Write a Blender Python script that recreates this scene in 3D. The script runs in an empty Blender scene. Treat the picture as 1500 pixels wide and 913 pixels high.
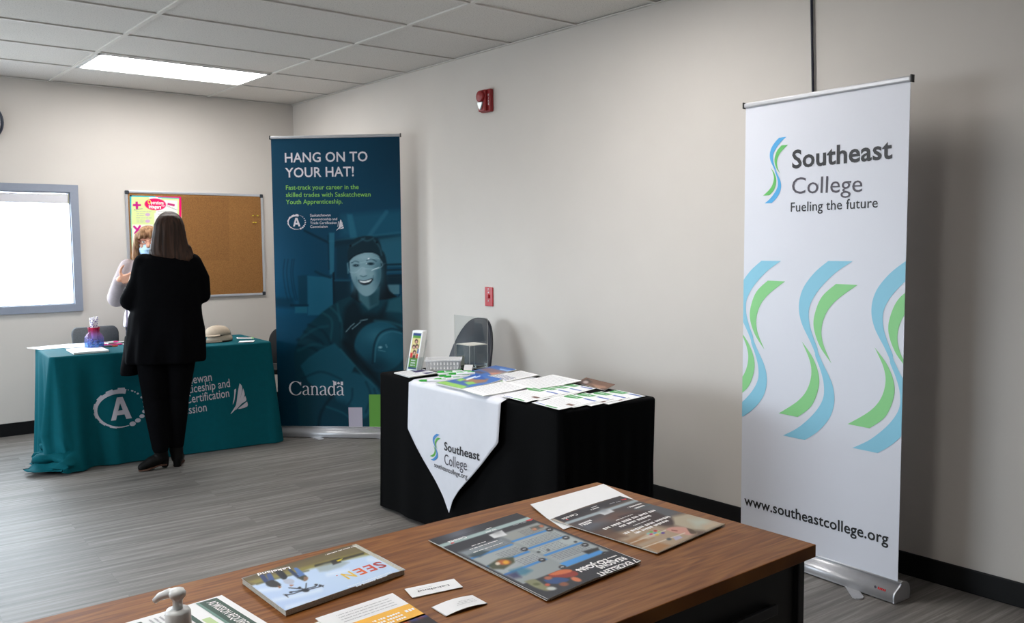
import bpy, bmesh, math, random
import numpy as np
from mathutils import Vector, Matrix
from mathutils.geometry import tessellate_polygon
from mathutils.bvhtree import BVHTree
random.seed(7); rng = np.random.default_rng(7)
PI = math.pi
SC = bpy.context.scene
COL = SC.collection

# ------------------------------------------------------------------ camera
CAM = (-3.6703, -7.6003, 1.4297)
YAW, PITCH, ROLL, FPX, HC = 0.6858, 0.0759, -0.0077, 1307.57, 2.6919
_f = Vector((math.sin(YAW)*math.cos(PITCH), math.cos(YAW)*math.cos(PITCH), -math.sin(PITCH)))
_r = Vector((math.cos(YAW), -math.sin(YAW), 0)); _u = _r.cross(_f)
_r, _u = _r*math.cos(ROLL)+_u*math.sin(ROLL), -_r*math.sin(ROLL)+_u*math.cos(ROLL)
cd = bpy.data.cameras.new('camera'); cam = bpy.data.objects.new('camera', cd); COL.objects.link(cam)
cd.sensor_width = 36.0; cd.lens = FPX/1500*36; cd.clip_start = 0.05; cd.clip_end = 100
m3 = Matrix((_r, _u, -_f)).transposed()
cam.matrix_world = Matrix.Translation(CAM) @ m3.to_4x4()
SC.camera = cam
SC.cycles.transparent_max_bounces = 24

# ------------------------------------------------------------------ light and exposure
vs = SC.view_settings
vs.view_transform = 'Standard'; vs.look = 'None'; vs.gamma = 1.0; vs.use_curve_mapping = False
vs.exposure = 0.0
SKY_STRENGTH = 21.0; GROUND = 0.4
PANEL_STRENGTH = 19.5
w = bpy.data.worlds.new('overcast_sky'); SC.world = w; w.use_nodes = True
bg = w.node_tree.nodes['Background']
bg.inputs[1].default_value = 1.0
_t = w.node_tree; _tc = _t.nodes.new('ShaderNodeTexCoord'); _sp = _t.nodes.new('ShaderNodeSeparateXYZ'); _rp = _t.nodes.new('ShaderNodeValToRGB')
_ad = _t.nodes.new('ShaderNodeMath'); _ad.operation = 'MULTIPLY_ADD'; _ad.inputs[1].default_value = 0.5; _ad.inputs[2].default_value = 0.5
_vm = _t.nodes.new('ShaderNodeVectorMath'); _vm.operation = 'SCALE'; _vm.inputs['Scale'].default_value = SKY_STRENGTH
_t.links.new(_tc.outputs['Generated'], _sp.inputs[0]); _t.links.new(_sp.outputs['Z'], _ad.inputs[0]); _t.links.new(_ad.outputs[0], _rp.inputs[0])
_e = _rp.color_ramp.elements; _e[0].position = 0.47; _e[0].color = (*[GROUND*v for v in (0.88, 0.94, 1.0)], 1); _e[1].position = 0.53; _e[1].color = (0.82, 0.905, 1.0, 1)   # snowy ground under an overcast sky
_t.links.new(_rp.outputs[0], _vm.inputs[0]); _t.links.new(_vm.outputs[0], bg.inputs[0])
WIN_X0, WIN_X1, WIN_Z0, WIN_Z1 = -3.9, -1.895, 0.984, 1.854      # opening of the window in the back wall
def portal(name, loc, rot, sx, sy):
    l = bpy.data.lights.new(name, 'AREA'); l.shape = 'RECTANGLE'; l.size = sx; l.size_y = sy
    l.cycles.is_portal = True
    o = bpy.data.objects.new(name, l); COL.objects.link(o); o.location = loc; o.rotation_euler = rot
portal('window_daylight_portal', ((WIN_X0+WIN_X1)/2, 0.13, (WIN_Z0+WIN_Z1)/2), (-PI/2, 0, 0), WIN_X1-WIN_X0, WIN_Z1-WIN_Z0)

WL_Y0, WL_Y1, WL_Z0, WL_Z1 = -3.4, -0.6, 0.95, 2.1                                       # unseen left-wall window, added to bring in side daylight
portal('side_daylight_portal', (-6.73, (WL_Y0+WL_Y1)/2, (WL_Z0+WL_Z1)/2), (-PI/2, 0, PI/2), WL_Y1-WL_Y0, WL_Z1-WL_Z0)

# ------------------------------------------------------------------ helpers: pixels of the photograph to points on real planes
def ray(x, y): return _f + _r*((x-750)/FPX) - _u*((y-456.5)/FPX)
CV = Vector(CAM)
def atz(x, y, z):
    d = ray(x, y); return CV + d*((z-CV.z)/d.z)
def proj(P):
    d = P-CV; z = d.dot(_f); return (750+FPX*d.dot(_r)/z, 456.5-FPX*d.dot(_u)/z)
def atplane(x, y, P, N):
    d = ray(x, y); return CV + d*((P-CV).dot(N)/d.dot(N))

# ------------------------------------------------------------------ materials
def lin(c):
    if isinstance(c, str): c = tuple(int(c[i:i+2], 16) for i in (0, 2, 4))
    out = []
    for v in c[:3]:
        v = v/255.0
        out.append(v/12.92 if v <= 0.04045 else ((v+0.055)/1.055)**2.4)
    return tuple(out)
MATS = {}
def mat(name, c=None, rough=0.6, metal=0.0, vary=0.04, scale=40.0, spec=0.5, bump=0.0, bscale=200.0, sheen=0.0):
    if name in MATS: return MATS[name]
    m = bpy.data.materials.new(name); m.use_nodes = True; nt = m.node_tree; b = nt.nodes['Principled BSDF']
    L = lin(c)
    b.inputs['Roughness'].default_value = rough; b.inputs['Metallic'].default_value = metal
    b.inputs['Specular IOR Level'].default_value = spec
    if sheen: b.inputs['Sheen Weight'].default_value = sheen
    tc = nt.nodes.new('ShaderNodeTexCoord')
    nz = nt.nodes.new('ShaderNodeTexNoise'); nz.inputs['Scale'].default_value = scale; nz.inputs['Detail'].default_value = 4
    nt.links.new(tc.outputs['Object'], nz.inputs['Vector'])
    rp = nt.nodes.new('ShaderNodeValToRGB')
    rp.color_ramp.elements[0].position = 0.3; rp.color_ramp.elements[1].position = 0.7
    rp.color_ramp.elements[0].color = tuple(v*(1-vary) for v in L)+(1,)
    rp.color_ramp.elements[1].color = tuple(min(1, v*(1+vary)) for v in L)+(1,)
    nt.links.new(nz.outputs['Fac'], rp.inputs['Fac']); nt.links.new(rp.outputs['Color'], b.inputs['Base Color'])
    if bump:
        n2 = nt.nodes.new('ShaderNodeTexNoise'); n2.inputs['Scale'].default_value = bscale; n2.inputs['Detail'].default_value = 3
        nt.links.new(tc.outputs['Object'], n2.inputs['Vector'])
        bp = nt.nodes.new('ShaderNodeBump'); bp.inputs['Strength'].default_value = bump; bp.inputs['Distance'].default_value = 0.004
        nt.links.new(n2.outputs['Fac'], bp.inputs['Height']); nt.links.new(bp.outputs['Normal'], b.inputs['Normal'])
    MATS[name] = m; return m
def printmat(name='printed_picture', rough=0.45, gain=1.0):
    if name in MATS: return MATS[name]
    m = bpy.data.materials.new(name); m.use_nodes = True; nt = m.node_tree; b = nt.nodes['Principled BSDF']
    a = nt.nodes.new('ShaderNodeAttribute'); a.attribute_name = 'Col'
    b.inputs['Roughness'].default_value = rough; b.inputs['Specular IOR Level'].default_value = 0.15
    nt.links.new(a.outputs['Color'], b.inputs['Base Color'])
    MATS[name] = m; return m
def clearmat(name, tint=(1, 1, 1), rough=0.02, k=0.55):
    m = bpy.data.materials.new(name); m.use_nodes = True; nt = m.node_tree; nt.nodes.clear()
    o = nt.nodes.new('ShaderNodeOutputMaterial'); mx = nt.nodes.new('ShaderNodeMixShader')
    t = nt.nodes.new('ShaderNodeBsdfTransparent'); t.inputs[0].default_value = tuple(tint)+(1,)
    g = nt.nodes.new('ShaderNodeBsdfGlossy'); g.inputs['Roughness'].default_value = rough
    lw = nt.nodes.new('ShaderNodeLayerWeight'); lw.inputs['Blend'].default_value = 0.35
    pw = nt.nodes.new('ShaderNodeMath'); pw.operation = 'POWER'; pw.inputs[1].default_value = 3.0
    ma = nt.nodes.new('ShaderNodeMath'); ma.operation = 'MULTIPLY_ADD'; ma.inputs[1].default_value = k; ma.inputs[2].default_value = 0.03
    nt.links.new(lw.outputs['Facing'], pw.inputs[0]); nt.links.new(pw.outputs[0], ma.inputs[0]); nt.links.new(ma.outputs[0], mx.inputs[0])
    nt.links.new(t.outputs[0], mx.inputs[1]); nt.links.new(g.outputs[0], mx.inputs[2])
    nt.links.new(mx.outputs[0], o.inputs[0]); MATS[name] = m; return m
def emitmat(name, c, s):
    m = bpy.data.materials.new(name); m.use_nodes = True; nt = m.node_tree; nt.nodes.clear()
    o = nt.nodes.new('ShaderNodeOutputMaterial'); e = nt.nodes.new('ShaderNodeEmission')
    e.inputs[0].default_value = tuple(c)+(1,); e.inputs[1].default_value = s
    nt.links.new(e.outputs[0], o.inputs[0]); MATS[name] = m; return m

# ------------------------------------------------------------------ mesh builder
class MB:
    def __init__(s): s.v = []; s.f = []; s.mi = []; s.mats = []; s.col = {}; s.sm = []
    def _m(s, m):
        if m not in s.mats: s.mats.append(m)
        return s.mats.index(m)
    def add(s, vs, fs, m, smooth=False):
        b = len(s.v); k = s._m(m)
        s.v += [tuple(v) for v in vs]
        for f in fs: s.f.append([b+i for i in f]); s.mi.append(k); s.sm.append(smooth)
        return b
    def box(s, lo, hi, m, M=None):
        x0, y0, z0 = lo; x1, y1, z1 = hi
        vs = [Vector(p) for p in ((x0,y0,z0),(x1,y0,z0),(x1,y1,z0),(x0,y1,z0),(x0,y0,z1),(x1,y0,z1),(x1,y1,z1),(x0,y1,z1))]
        if M: vs = [M@v for v in vs]
        s.add(vs, [(0,3,2,1),(4,5,6,7),(0,1,5,4),(1,2,6,5),(2,3,7,6),(3,0,4,7)], m)
    def rings(s, rs, m, closed=False, cap=True, smooth=True):
        n = len(rs[0]); vs = [p for r in rs for p in r]; fs = []
        for i in range(len(rs)-1):
            for j in range(n):
                fs.append((i*n+j, i*n+(j+1) % n, (i+1)*n+(j+1) % n, (i+1)*n+j))
        if cap: fs.append(tuple(reversed(range(n)))); fs.append(tuple((len(rs)-1)*n+j for j in range(n)))
        s.add(vs, fs, m, smooth)
    def tube(s, pts, rad, m, n=10, smooth=True):
        pts = [Vector(p) for p in pts]
        if not hasattr(rad, '__len__'): rad = [rad]*len(pts)
        rs = []; up = None
        for i, p in enumerate(pts):
            t = (pts[min(i+1, len(pts)-1)]-pts[max(i-1, 0)])
            t = t.normalized() if t.length > 1e-9 else Vector((0, 0, 1))
            if up is None: up = Vector((0, 0, 1)) if abs(t.z) < 0.9 else Vector((1, 0, 0))
            a = t.cross(up)
            if a.length < 1e-6: a = t.orthogonal()
            a.normalize(); b = a.cross(t).normalized(); up = b
            rs.append([p+(a*math.cos(q)+b*math.sin(q))*rad[i] for q in [-2*PI*j/n for j in range(n)]])
        s.rings(rs, m, smooth=smooth)
    def limb(s, pts, rad, m, n=14, sub=4):            # rounded-end tapered tube
        P = [Vector(p) for p in pts]; q = []; r = []
        for i in range(len(P)-1):
            for k in range(sub):
                t = k/sub; q.append(P[i].lerp(P[i+1], t)); r.append(rad[i]*(1-t)+rad[i+1]*t)
        q.append(P[-1]); r.append(rad[-1])
        d0 = (q[0]-q[1]).normalized(); d1 = (q[-1]-q[-2]).normalized()
        pre = [(q[0]+d0*r[0]*math.sin(a), r[0]*math.cos(a)) for a in (1.5, 1.1, 0.7, 0.35)]
        post = [(q[-1]+d1*r[-1]*math.sin(a), r[-1]*math.cos(a)) for a in (0.35, 0.7, 1.1, 1.5)]
        s.tube([a for a, _ in pre]+q+[a for a, _ in post], [b for _, b in pre]+r+[b for _, b in post], m, n)
    def ball(s, c, r, m, nu=20, nv=14, M=None):
        c = Vector(c); rx, ry, rz = r if hasattr(r, '__len__') else (r, r, r); rs = []
        for i in range(1, nv):
            a = PI*i/nv-PI/2
            ring = [Vector((rx*math.cos(a)*math.cos(q), ry*math.cos(a)*math.sin(q), rz*math.sin(a))) for q in [2*PI*j/nu for j in range(nu)]]
            rs.append([c+(M@p if M else p) for p in ring])
        s.rings(rs, m)
    def lathe(s, prof, m, c=(0, 0, 0), n=28, fl=None, smooth=True, cap=True):      # prof: (r, z) bottom to top
        c = Vector(c); rs = []
        for r, z in prof:
            rs.append([c+Vector(((r if not fl else r*fl(q, z))*math.cos(q), (r if not fl else r*fl(q, z))*math.sin(q), z)) for q in [2*PI*j/n for j in range(n)]])
        s.rings(rs, m, smooth=smooth, cap=cap)
    def prism(s, pts, O, U, V, D, m):                  # polygon in plane (U,V) extruded along D
        O, U, V, D = Vector(O), Vector(U), Vector(V), Vector(D)
        a = [O+U*p[0]+V*p[1] for p in pts]; b = [p+D for p in a]; n = len(a)
        tri = tessellate_polygon([[Vector((p[0], p[1], 0)) for p in pts]])
        vs = a+b; fs = [tuple(t) for t in tri]+[tuple(n+i for i in reversed(t)) for t in tri]
        for i in range(n): j = (i+1) % n; fs.append((i, j, n+j, n+i))
        s.add(vs, fs, m)
    def build(s, name, parent=None, world=None, bevel=0, seg=2, sub=0, base=None, weld=False):
        me = bpy.data.meshes.new(name); off = Vector((0, 0, 0))
        if world is not None: off = Vector(world)
        if base is not None: off = Vector(base)
        me.from_pydata([tuple(Vector(v)-off) for v in s.v], [], s.f)
        for m in s.mats: me.materials.append(m)
        me.polygons.foreach_set('material_index', s.mi); me.polygons.foreach_set('use_smooth', s.sm)
        if s.col:
            at = me.color_attributes.new('Col', 'FLOAT_COLOR', 'POINT')
            arr = np.ones((len(s.v), 4), dtype=np.float32)
            for b, c in s.col.items(): arr[b:b+len(c), :3] = c
            at.data.foreach_set('color', arr.ravel())
        bm = bmesh.new(); bm.from_mesh(me)
        if weld: bmesh.ops.remove_doubles(bm, verts=bm.verts, dist=1e-5)
        if not s.col: bmesh.ops.recalc_face_normals(bm, faces=bm.faces)
        bm.to_mesh(me); bm.free(); me.update()
        o = bpy.data.objects.new(name, me); COL.objects.link(o)
        if parent is not None: o.parent = parent
        if base is not None: o.location = base
        if bevel:
            md = o.modifiers.new('bevel', 'BEVEL'); md.width = bevel; md.segments = seg; md.limit_method = 'ANGLE'; md.angle_limit = 0.6
        if sub:
            md = o.modifiers.new('sub', 'SUBSURF'); md.levels = sub; md.render_levels = sub
        return o
def tag(o, label, cat, group=None, kind=None):
    o['label'] = label; o['category'] = cat
    if group: o['group'] = group
    if kind: o['kind'] = kind
    return o
def thing(name, label, cat, loc=(0, 0, 0), rz=0.0, group=None):
    o = bpy.data.objects.new(name, None); COL.objects.link(o); o.empty_display_size = 0.05
    o.location = loc; o.rotation_euler = (0, 0, rz); return tag(o, label, cat, group)
def struct(o): o['kind'] = 'structure'; return o
def remesh(o, vox, it=4, fac=0.5):
    a = o.modifiers.new('r', 'REMESH'); a.mode = 'VOXEL'; a.voxel_size = vox; a.use_smooth_shade = True
    b = o.modifiers.new('s', 'SMOOTH'); b.factor = fac; b.iterations = it
    bpy.context.view_layer.update()
    dg = bpy.context.evaluated_depsgraph_get()
    me = bpy.data.meshes.new_from_object(o.evaluated_get(dg)); old = o.data; ms = [m for m in old.materials]
    o.modifiers.clear(); o.data = me; me.materials.clear()
    for m in ms: me.materials.append(m)
    me.polygons.foreach_set('material_index', [0]*len(me.polygons)); me.polygons.foreach_set('use_smooth', [True]*len(me.polygons))
    return o

def conform(mb, o, n, off=0.0022):                     # lay a print onto the cloth below it
    me = o.data; bv = BVHTree.FromPolygons([v.co+o.location for v in me.vertices], [tuple(p.vertices) for p in me.polygons])
    bm = bmesh.new(); vs = [bm.verts.new(v) for v in mb.v]
    for f, mi in zip(mb.f, mb.mi):
        q = bm.faces.new([vs[i] for i in f]); q.material_index = mi
    bmesh.ops.triangulate(bm, faces=bm.faces)
    for _ in range(4):
        es = [e for e in bm.edges if e.calc_length() > 0.012]
        if not es: break
        bmesh.ops.subdivide_edges(bm, edges=es, cuts=1); bmesh.ops.triangulate(bm, faces=bm.faces)
    bm.verts.index_update(); mb.v = []
    for v in bm.verts:
        h = bv.ray_cast(v.co+n*0.25, -n)[0]; mb.v.append(tuple(h+n*off) if h is not None else tuple(v.co))
    mb.f = [[v.index for v in f.verts] for f in bm.faces]; mb.mi = [f.material_index for f in bm.faces]; mb.sm = [False]*len(mb.f); bm.free(); return mb
# ------------------------------------------------------------------ printed sheets
def smoothpath(pts, n=6):
    out = []
    for i in range(len(pts)-1):
        p0 = pts[max(i-1, 0)]; p1 = pts[i]; p2 = pts[i+1]; p3 = pts[min(i+2, len(pts)-1)]
        for k in range(n):
            t = k/n
            out.append(tuple(0.5*((2*p1[j])+(-p0[j]+p2[j])*t+(2*p0[j]-5*p1[j]+4*p2[j]-p3[j])*t*t+(-p0[j]+3*p1[j]-3*p2[j]+p3[j])*t**3) for j in (0, 1)))
    out.append(tuple(pts[-1])); return out
TXT = {}
def textmesh(s, bold):
    k = (s, bold)
    if k in TXT: return TXT[k]
    c = bpy.data.curves.new('t', 'FONT'); c.body = s; c.size = 1.0; c.resolution_u = 3; c.offset = bold; c.space_character = 1.0+bold*1.5
    o = bpy.data.objects.new('t', c); COL.objects.link(o)
    bpy.context.view_layer.update()
    me = bpy.data.meshes.new_from_object(o.evaluated_get(bpy.context.evaluated_depsgraph_get()))
    v = [(p.co.x, p.co.y) for p in me.vertices]; f = [tuple(p.vertices) for p in me.polygons]
    bpy.data.objects.remove(o); bpy.data.curves.remove(c); bpy.data.meshes.remove(me)
    x0 = min(p[0] for p in v); x1 = max(p[0] for p in v)
    TXT[k] = ([(p[0]-x0, p[1]) for p in v], f, x1-x0); return TXT[k]
class Sheet:                                           # O: print's bottom-left, U: reading direction, V: up in the print
    def __init__(s, O, U, V, bend=None):
        s.O = Vector(O); s.U = Vector(U); s.V = Vector(V); s.w = s.U.length; s.h = s.V.length
        s.u = s.U.normalized(); s.v = s.V.normalized(); s.n = s.u.cross(s.v).normalized(); s.bend = bend
        a = s.u.dot(s.v); s.a = a
    @classmethod
    def px(cls, z, o, u, v, uv=None, bend=None, size=None):       # corners given where they show in the photograph, on height z
        O, A, B = atz(*o, z), atz(*u, z), atz(*v, z)
        U = A-O; V = B-O
        if uv: D = atz(*uv, z); U = ((A-O)+(D-B))/2; V = ((B-O)+(D-A))/2
        if size: U = U.normalized()*size[0]; V = V.normalized()*size[1]
        return cls(O, U, V, bend)
    def pos(s, u, v, off=0.0):
        p = s.O+s.u*u+s.v*v+s.n*off
        if s.bend: p = p+s.n*s.bend(u/s.w, v/s.h)
        return p
    def uv(s, x, y):
        P = atplane(x, y, s.O, s.n)-s.O
        pu, pv = P.dot(s.u), P.dot(s.v); d = 1-s.a*s.a
        return ((pu-s.a*pv)/d, (pv-s.a*pu)/d)
    def slab(s, mb, t, top, side=None, nu=1, nv=1):
        side = side or top; g = []
        for off in (0.0, -t):
            for j in range(nv+1):
                for i in range(nu+1): g.append(s.pos(s.w*i/nu, s.h*j/nv, off))
        N = (nu+1)*(nv+1); q = lambda i, j: j*(nu+1)+i
        ft = [(q(i, j), q(i+1, j), q(i+1, j+1), q(i, j+1)) for j in range(nv) for i in range(nu)]
        fb = [tuple(N+k for k in reversed(f)) for f in ft]
        edge = [q(i, 0) for i in range(nu+1)]+[q(nu, j) for j in range(1, nv+1)]+[q(i, nv) for i in range(nu-1, -1, -1)]+[q(0, j) for j in range(nv-1, 0, -1)]
        fs = [(edge[(k+1) % len(edge)], edge[k], N+edge[k], N+edge[(k+1) % len(edge)]) for k in range(len(edge))]
        mb.add(g[:N], ft, top, nu*nv > 1); mb.add(g[N:], [tuple(k-N for k in f) for f in fb], side); mb.add(g, fs, side)
    def poly(s, mb, pts, m, off=0.0004, clip=False, px=False):
        if px: pts = [s.uv(*p) for p in pts]
        tri = tessellate_polygon([[Vector((p[0], p[1], 0)) for p in pts]])
        if not clip:
            fs = []
            for t in tri:
                a, b, c = (pts[i] for i in t)
                fs.append(tuple(t) if (b[0]-a[0])*(c[1]-a[1])-(b[1]-a[1])*(c[0]-a[0]) > 0 else tuple(reversed(t)))
            mb.add([s.pos(p[0], p[1], off) for p in pts], fs, m); return
        for t in tri:
            q = [pts[i] for i in t]
            for sg, lim in ((1, 0.0), (-1, -s.w)):
                o = []
                for i in range(len(q)):
                    a, b = q[i], q[(i+1) % len(q)]; da, db = sg*a[0]-lim, sg*b[0]-lim
                    if da >= 0: o.append(a)
                    if (da >= 0) != (db >= 0):
                        k = da/(da-db); o.append((a[0]+(b[0]-a[0])*k, a[1]+(b[1]-a[1])*k))
                q = o
                if len(q) < 3: break
            if len(q) >= 3: mb.add([s.pos(p[0], p[1], off) for p in q], [tuple(range(len(q)))], m)
    def rect(s, mb, u0, v0, u1, v1, m, off=0.0004):
        n = 6 if s.bend else 1; vs = []
        for j in range(n+1):
            for i in range(n+1): vs.append(s.pos(u0+(u1-u0)*i/n, v0+(v1-v0)*j/n, off))
        mb.add(vs, [(j*(n+1)+i, j*(n+1)+i+1, (j+1)*(n+1)+i+1, (j+1)*(n+1)+i) for j in range(n) for i in range(n)], m)
    def ell(s, mb, u, v, ru, rv, m, off=0.0004, n=20): s.poly(mb, [(u+ru*math.cos(2*PI*i/n), v+rv*math.sin(2*PI*i/n)) for i in range(n)], m, off)
    def text(s, mb, t, u, v, width, m, bold=0.0, off=0.0006, cap=None, rot=0.0):
        vs, fs, w = textmesh(t, bold); k = width/w; ky = k if cap is None else cap/0.7
        c, sn = math.cos(rot), math.sin(rot)
        mb.add([s.pos(u+x*k*c-y*ky*sn, v+x*k*sn+y*ky*c, off) for x, y in vs], fs, m)
    def textpx(s, mb, t, a, b, m, bold=0.0, off=0.0006, top=None):    # baseline from pixel a to pixel b, cap top near pixel `top`
        ua, ub = s.uv(*a), s.uv(*b); d = (ub[0]-ua[0], ub[1]-ua[1]); L = math.hypot(*d)
        cap = None
        if top: ut = s.uv(*top); cap = abs((ut[1]-ua[1])*d[0]/L-(ut[0]-ua[0])*d[1]/L)
        s.text(mb, t, ua[0], ua[1], L, m, bold, off, cap, math.atan2(d[1], d[0]))
    def lines(s, mb, u0, u1, v0, v1, n, m, th=0.0012, off=0.0004, ragged=0.25):     # small unreadable copy
        for i in range(n):
            v = v1+(v0-v1)*i/max(1, n-1); s.rect(mb, u0, v-th/2, u1-(u1-u0)*ragged*random.random(), v+th/2, m, off)
class Canvas:                                          # a printed photograph: a fine grid with a colour per vertex
    def __init__(s, sh, nu, nv, bg, off=0.0003, u0=0, v0=0, u1=1, v1=1):
        s.sh = sh; s.nu = nu; s.nv = nv; s.off = off; s.P = []
        for j in range(nv+1):
            for i in range(nu+1): s.P.append(sh.pos(sh.w*(u0+(u1-u0)*i/nu), sh.h*(v0+(v1-v0)*j/nv), off))
        A = np.array([tuple(p) for p in s.P])-np.array(CAM)
        fz = A@np.array(_f); s.X = 750+FPX*(A@np.array(_r))/fz; s.Y = 456.5-FPX*(A@np.array(_u))/fz
        s.c = np.tile(np.array(bg, float), (len(s.P), 1))
    def mix(s, m, col, a=1.0):
        m = np.clip(m*a, 0, 1)[:, None]; s.c = s.c*(1-m)+np.array(col, float)*m
    def _seg(s, pts, close):
        d = np.full(len(s.X), 1e9); n = len(pts)
        for i in range(n if close else n-1):
            (x0, y0), (x1, y1) = pts[i], pts[(i+1) % n]; dx, dy = x1-x0, y1-y0; L = dx*dx+dy*dy+1e-12
            t = np.clip(((s.X-x0)*dx+(s.Y-y0)*dy)/L, 0, 1); d = np.minimum(d, np.hypot(s.X-x0-t*dx, s.Y-y0-t*dy))
        return d
    def poly(s, pts, col, f=0.7, a=1.0, sm=False):
        if sm: pts = smoothpath(list(pts)+[pts[0]])[:-1]
        ins = np.zeros(len(s.X), bool); n = len(pts)
        for i in range(n):
            (x0, y0), (x1, y1) = pts[i], pts[(i+1) % n]
            if y0 == y1: continue
            ins ^= ((y0 > s.Y) != (y1 > s.Y)) & (s.X < (x1-x0)*(s.Y-y0)/(y1-y0)+x0)
        d = s._seg(pts, True); d = np.where(ins, d, -d); s.mix(np.clip(0.5+d/(2*f), 0, 1), col, a)
    def line(s, pts, w, col, f=0.6, a=1.0, sm=False):
        if sm: pts = smoothpath(pts)
        s.mix(np.clip(0.5+(w/2-s._seg(pts, False))/(2*f), 0, 1), col, a)
    def ell(s, cx, cy, rx, ry, col, f=0.7, a=1.0, rot=0.0):
        c, q = math.cos(rot), math.sin(rot); dx, dy = s.X-cx, s.Y-cy
        r = np.hypot((dx*c+dy*q)/rx, (-dx*q+dy*c)/ry); s.mix(np.clip(0.5+(1-r)*min(rx, ry)/(2*f), 0, 1), col, a)
    def glow(s, cx, cy, rx, ry, col, a=1.0): s.mix(np.exp(-((s.X-cx)/rx)**2-((s.Y-cy)/ry)**2), col, a)
    def build(s, mb, m, gain=1.0, mottle=0.0):
        c = s.c
        if mottle: c = c*(1+mottle*rng.standard_normal(len(c)))[:, None]
        c = np.clip(c, 0, 255)/255.0; L = np.where(c <= 0.04045, c/12.92, ((c+0.055)/1.055)**2.4)*gain
        n = s.nu+1; fs = [(j*n+i, j*n+i+1, (j+1)*n+i+1, (j+1)*n+i) for j in range(s.nv) for i in range(s.nu)]
        b = mb.add(s.P, fs, m, True); mb.col[b] = np.clip(L, 0, 0.95)
PRINT = printmat()

# ------------------------------------------------------------------ the setting
WALLC = mat('painted_wall', 'cdc7c1', 0.75, vary=0.015, scale=3, bump=0.05, bscale=350)
def tilemat():
    m = mat('ceiling_tile', 'd2cec9', 0.9, vary=0.0); nt = m.node_tree; b = nt.nodes['Principled BSDF']
    tc = nt.nodes.new('ShaderNodeTexCoord'); n = nt.nodes.new('ShaderNodeTexNoise'); n.inputs['Scale'].default_value = 130; n.inputs['Detail'].default_value = 2
    r = nt.nodes.new('ShaderNodeValToRGB'); r.color_ramp.elements[0].position = 0.30; r.color_ramp.elements[1].position = 0.46
    L = lin('d6d2cd'); r.color_ramp.elements[0].color = tuple(v*0.72 for v in L)+(1,); r.color_ramp.elements[1].color = L+(1,)
    nt.links.new(tc.outputs['Object'], n.inputs['Vector']); nt.links.new(n.outputs['Fac'], r.inputs['Fac']); nt.links.new(r.outputs['Color'], b.inputs['Base Color'])
    return m
def floormat():
    m = bpy.data.materials.new('vinyl_plank'); m.use_nodes = True; nt = m.node_tree; b = nt.nodes['Principled BSDF']
    N = lambda t: nt.nodes.new(t); lk = nt.links.new
    tc = N('ShaderNodeTexCoord'); mp = N('ShaderNodeMapping'); mp.inputs['Rotation'].default_value = (0, 0, 0.05)
    lk(tc.outputs['Object'], mp.inputs['Vector'])
    br = N('ShaderNodeTexBrick'); br.offset = 0.37; br.inputs['Scale'].default_value = 1.0
    br.inputs['Brick Width'].default_value = 1.22; br.inputs['Row Height'].default_value = 0.152
    br.inputs['Mortar Size'].default_value = 0.0012; br.inputs['Mortar Smooth'].default_value = 0.3
    br.inputs['Color1'].default_value = (0.25, 0.25, 0.25, 1); br.inputs['Color2'].default_value = (0.75, 0.75, 0.75, 1); br.inputs['Mortar'].default_value = (0.0, 0.0, 0.0, 1)
    lk(mp.outputs[0], br.inputs['Vector'])
    m2 = N('ShaderNodeMapping'); m2.inputs['Scale'].default_value = (1.1, 26, 1); lk(mp.outputs[0], m2.inputs['Vector'])
    ad = N('ShaderNodeVectorMath'); ad.operation = 'ADD'; sc = N('ShaderNodeVectorMath'); sc.operation = 'SCALE'; sc.inputs['Scale'].default_value = 9.0
    lk(br.outputs['Color'], sc.inputs[0]); lk(m2.outputs[0], ad.inputs[0]); lk(sc.outputs[0], ad.inputs[1])
    nz = N('ShaderNodeTexNoise'); nz.inputs['Scale'].default_value = 1.6; nz.inputs['Detail'].default_value = 7; nz.inputs['Roughness'].default_value = 0.68
    lk(ad.outputs[0], nz.inputs['Vector'])
    rp = N('ShaderNodeValToRGB'); e = rp.color_ramp.elements
    e[0].position = 0.25; e[0].color = lin('524e4a')+(1,); e[1].position = 0.8; e[1].color = lin('aba6a2')+(1,)
    x = rp.color_ramp.elements.new(0.5); x.color = lin('7a7571')+(1,)
    lk(nz.outputs['Fac'], rp.inputs['Fac'])
    hs = N('ShaderNodeMixRGB'); hs.blend_type = 'MULTIPLY'; hs.inputs[0].default_value = 0.30
    lk(rp.outputs[0], hs.inputs[1]); lk(br.outputs['Color'], hs.inputs[2])
    lk(hs.outputs[0], b.inputs['Base Color'])
    b.inputs['Roughness'].default_value = 0.5; b.inputs['Specular IOR Level'].default_value = 0.35
    bp = N('ShaderNodeBump'); bp.inputs['Strength'].default_value = 0.10; bp.inputs['Distance'].default_value = 0.002
    lk(nz.outputs['Fac'], bp.inputs['Height']); lk(bp.outputs[0], b.inputs['Normal'])
    return m
RX0, RY0 = -6.6, -12.0                                   # far corner of the room behind the camera
mb = MB(); mb.box((RX0, RY0, -0.1), (0.12, 0.12, 0), floormat()); struct(mb.build('floor'))
TILE = tilemat(); GRID = mat('ceiling_grid_paint', 'd5d1cc', 0.55, vary=0.01)
mb = MB(); mb.box((RX0, RY0, HC+0.008), (0.12, 0.12, HC+0.1), TILE); struct(mb.build('ceiling'))
GA, GB = 0.7796, 0.6941
mb = MB()
x = -GA
while x > RX0: mb.box((x-0.012, RY0, HC-0.001), (x+0.012, 0, HC+0.01), GRID); x -= 1.2192
y = -GB
while y > RY0: mb.box((RX0, y-0.012, HC), (0, y+0.012, HC+0.009), GRID); y -= 0.6096
mb.box((-0.022, RY0, HC-0.001), (0, 0, HC+0.004), GRID); mb.box((RX0, -0.022, HC-0.001), (0, 0, HC+0.004), GRID)
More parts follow.
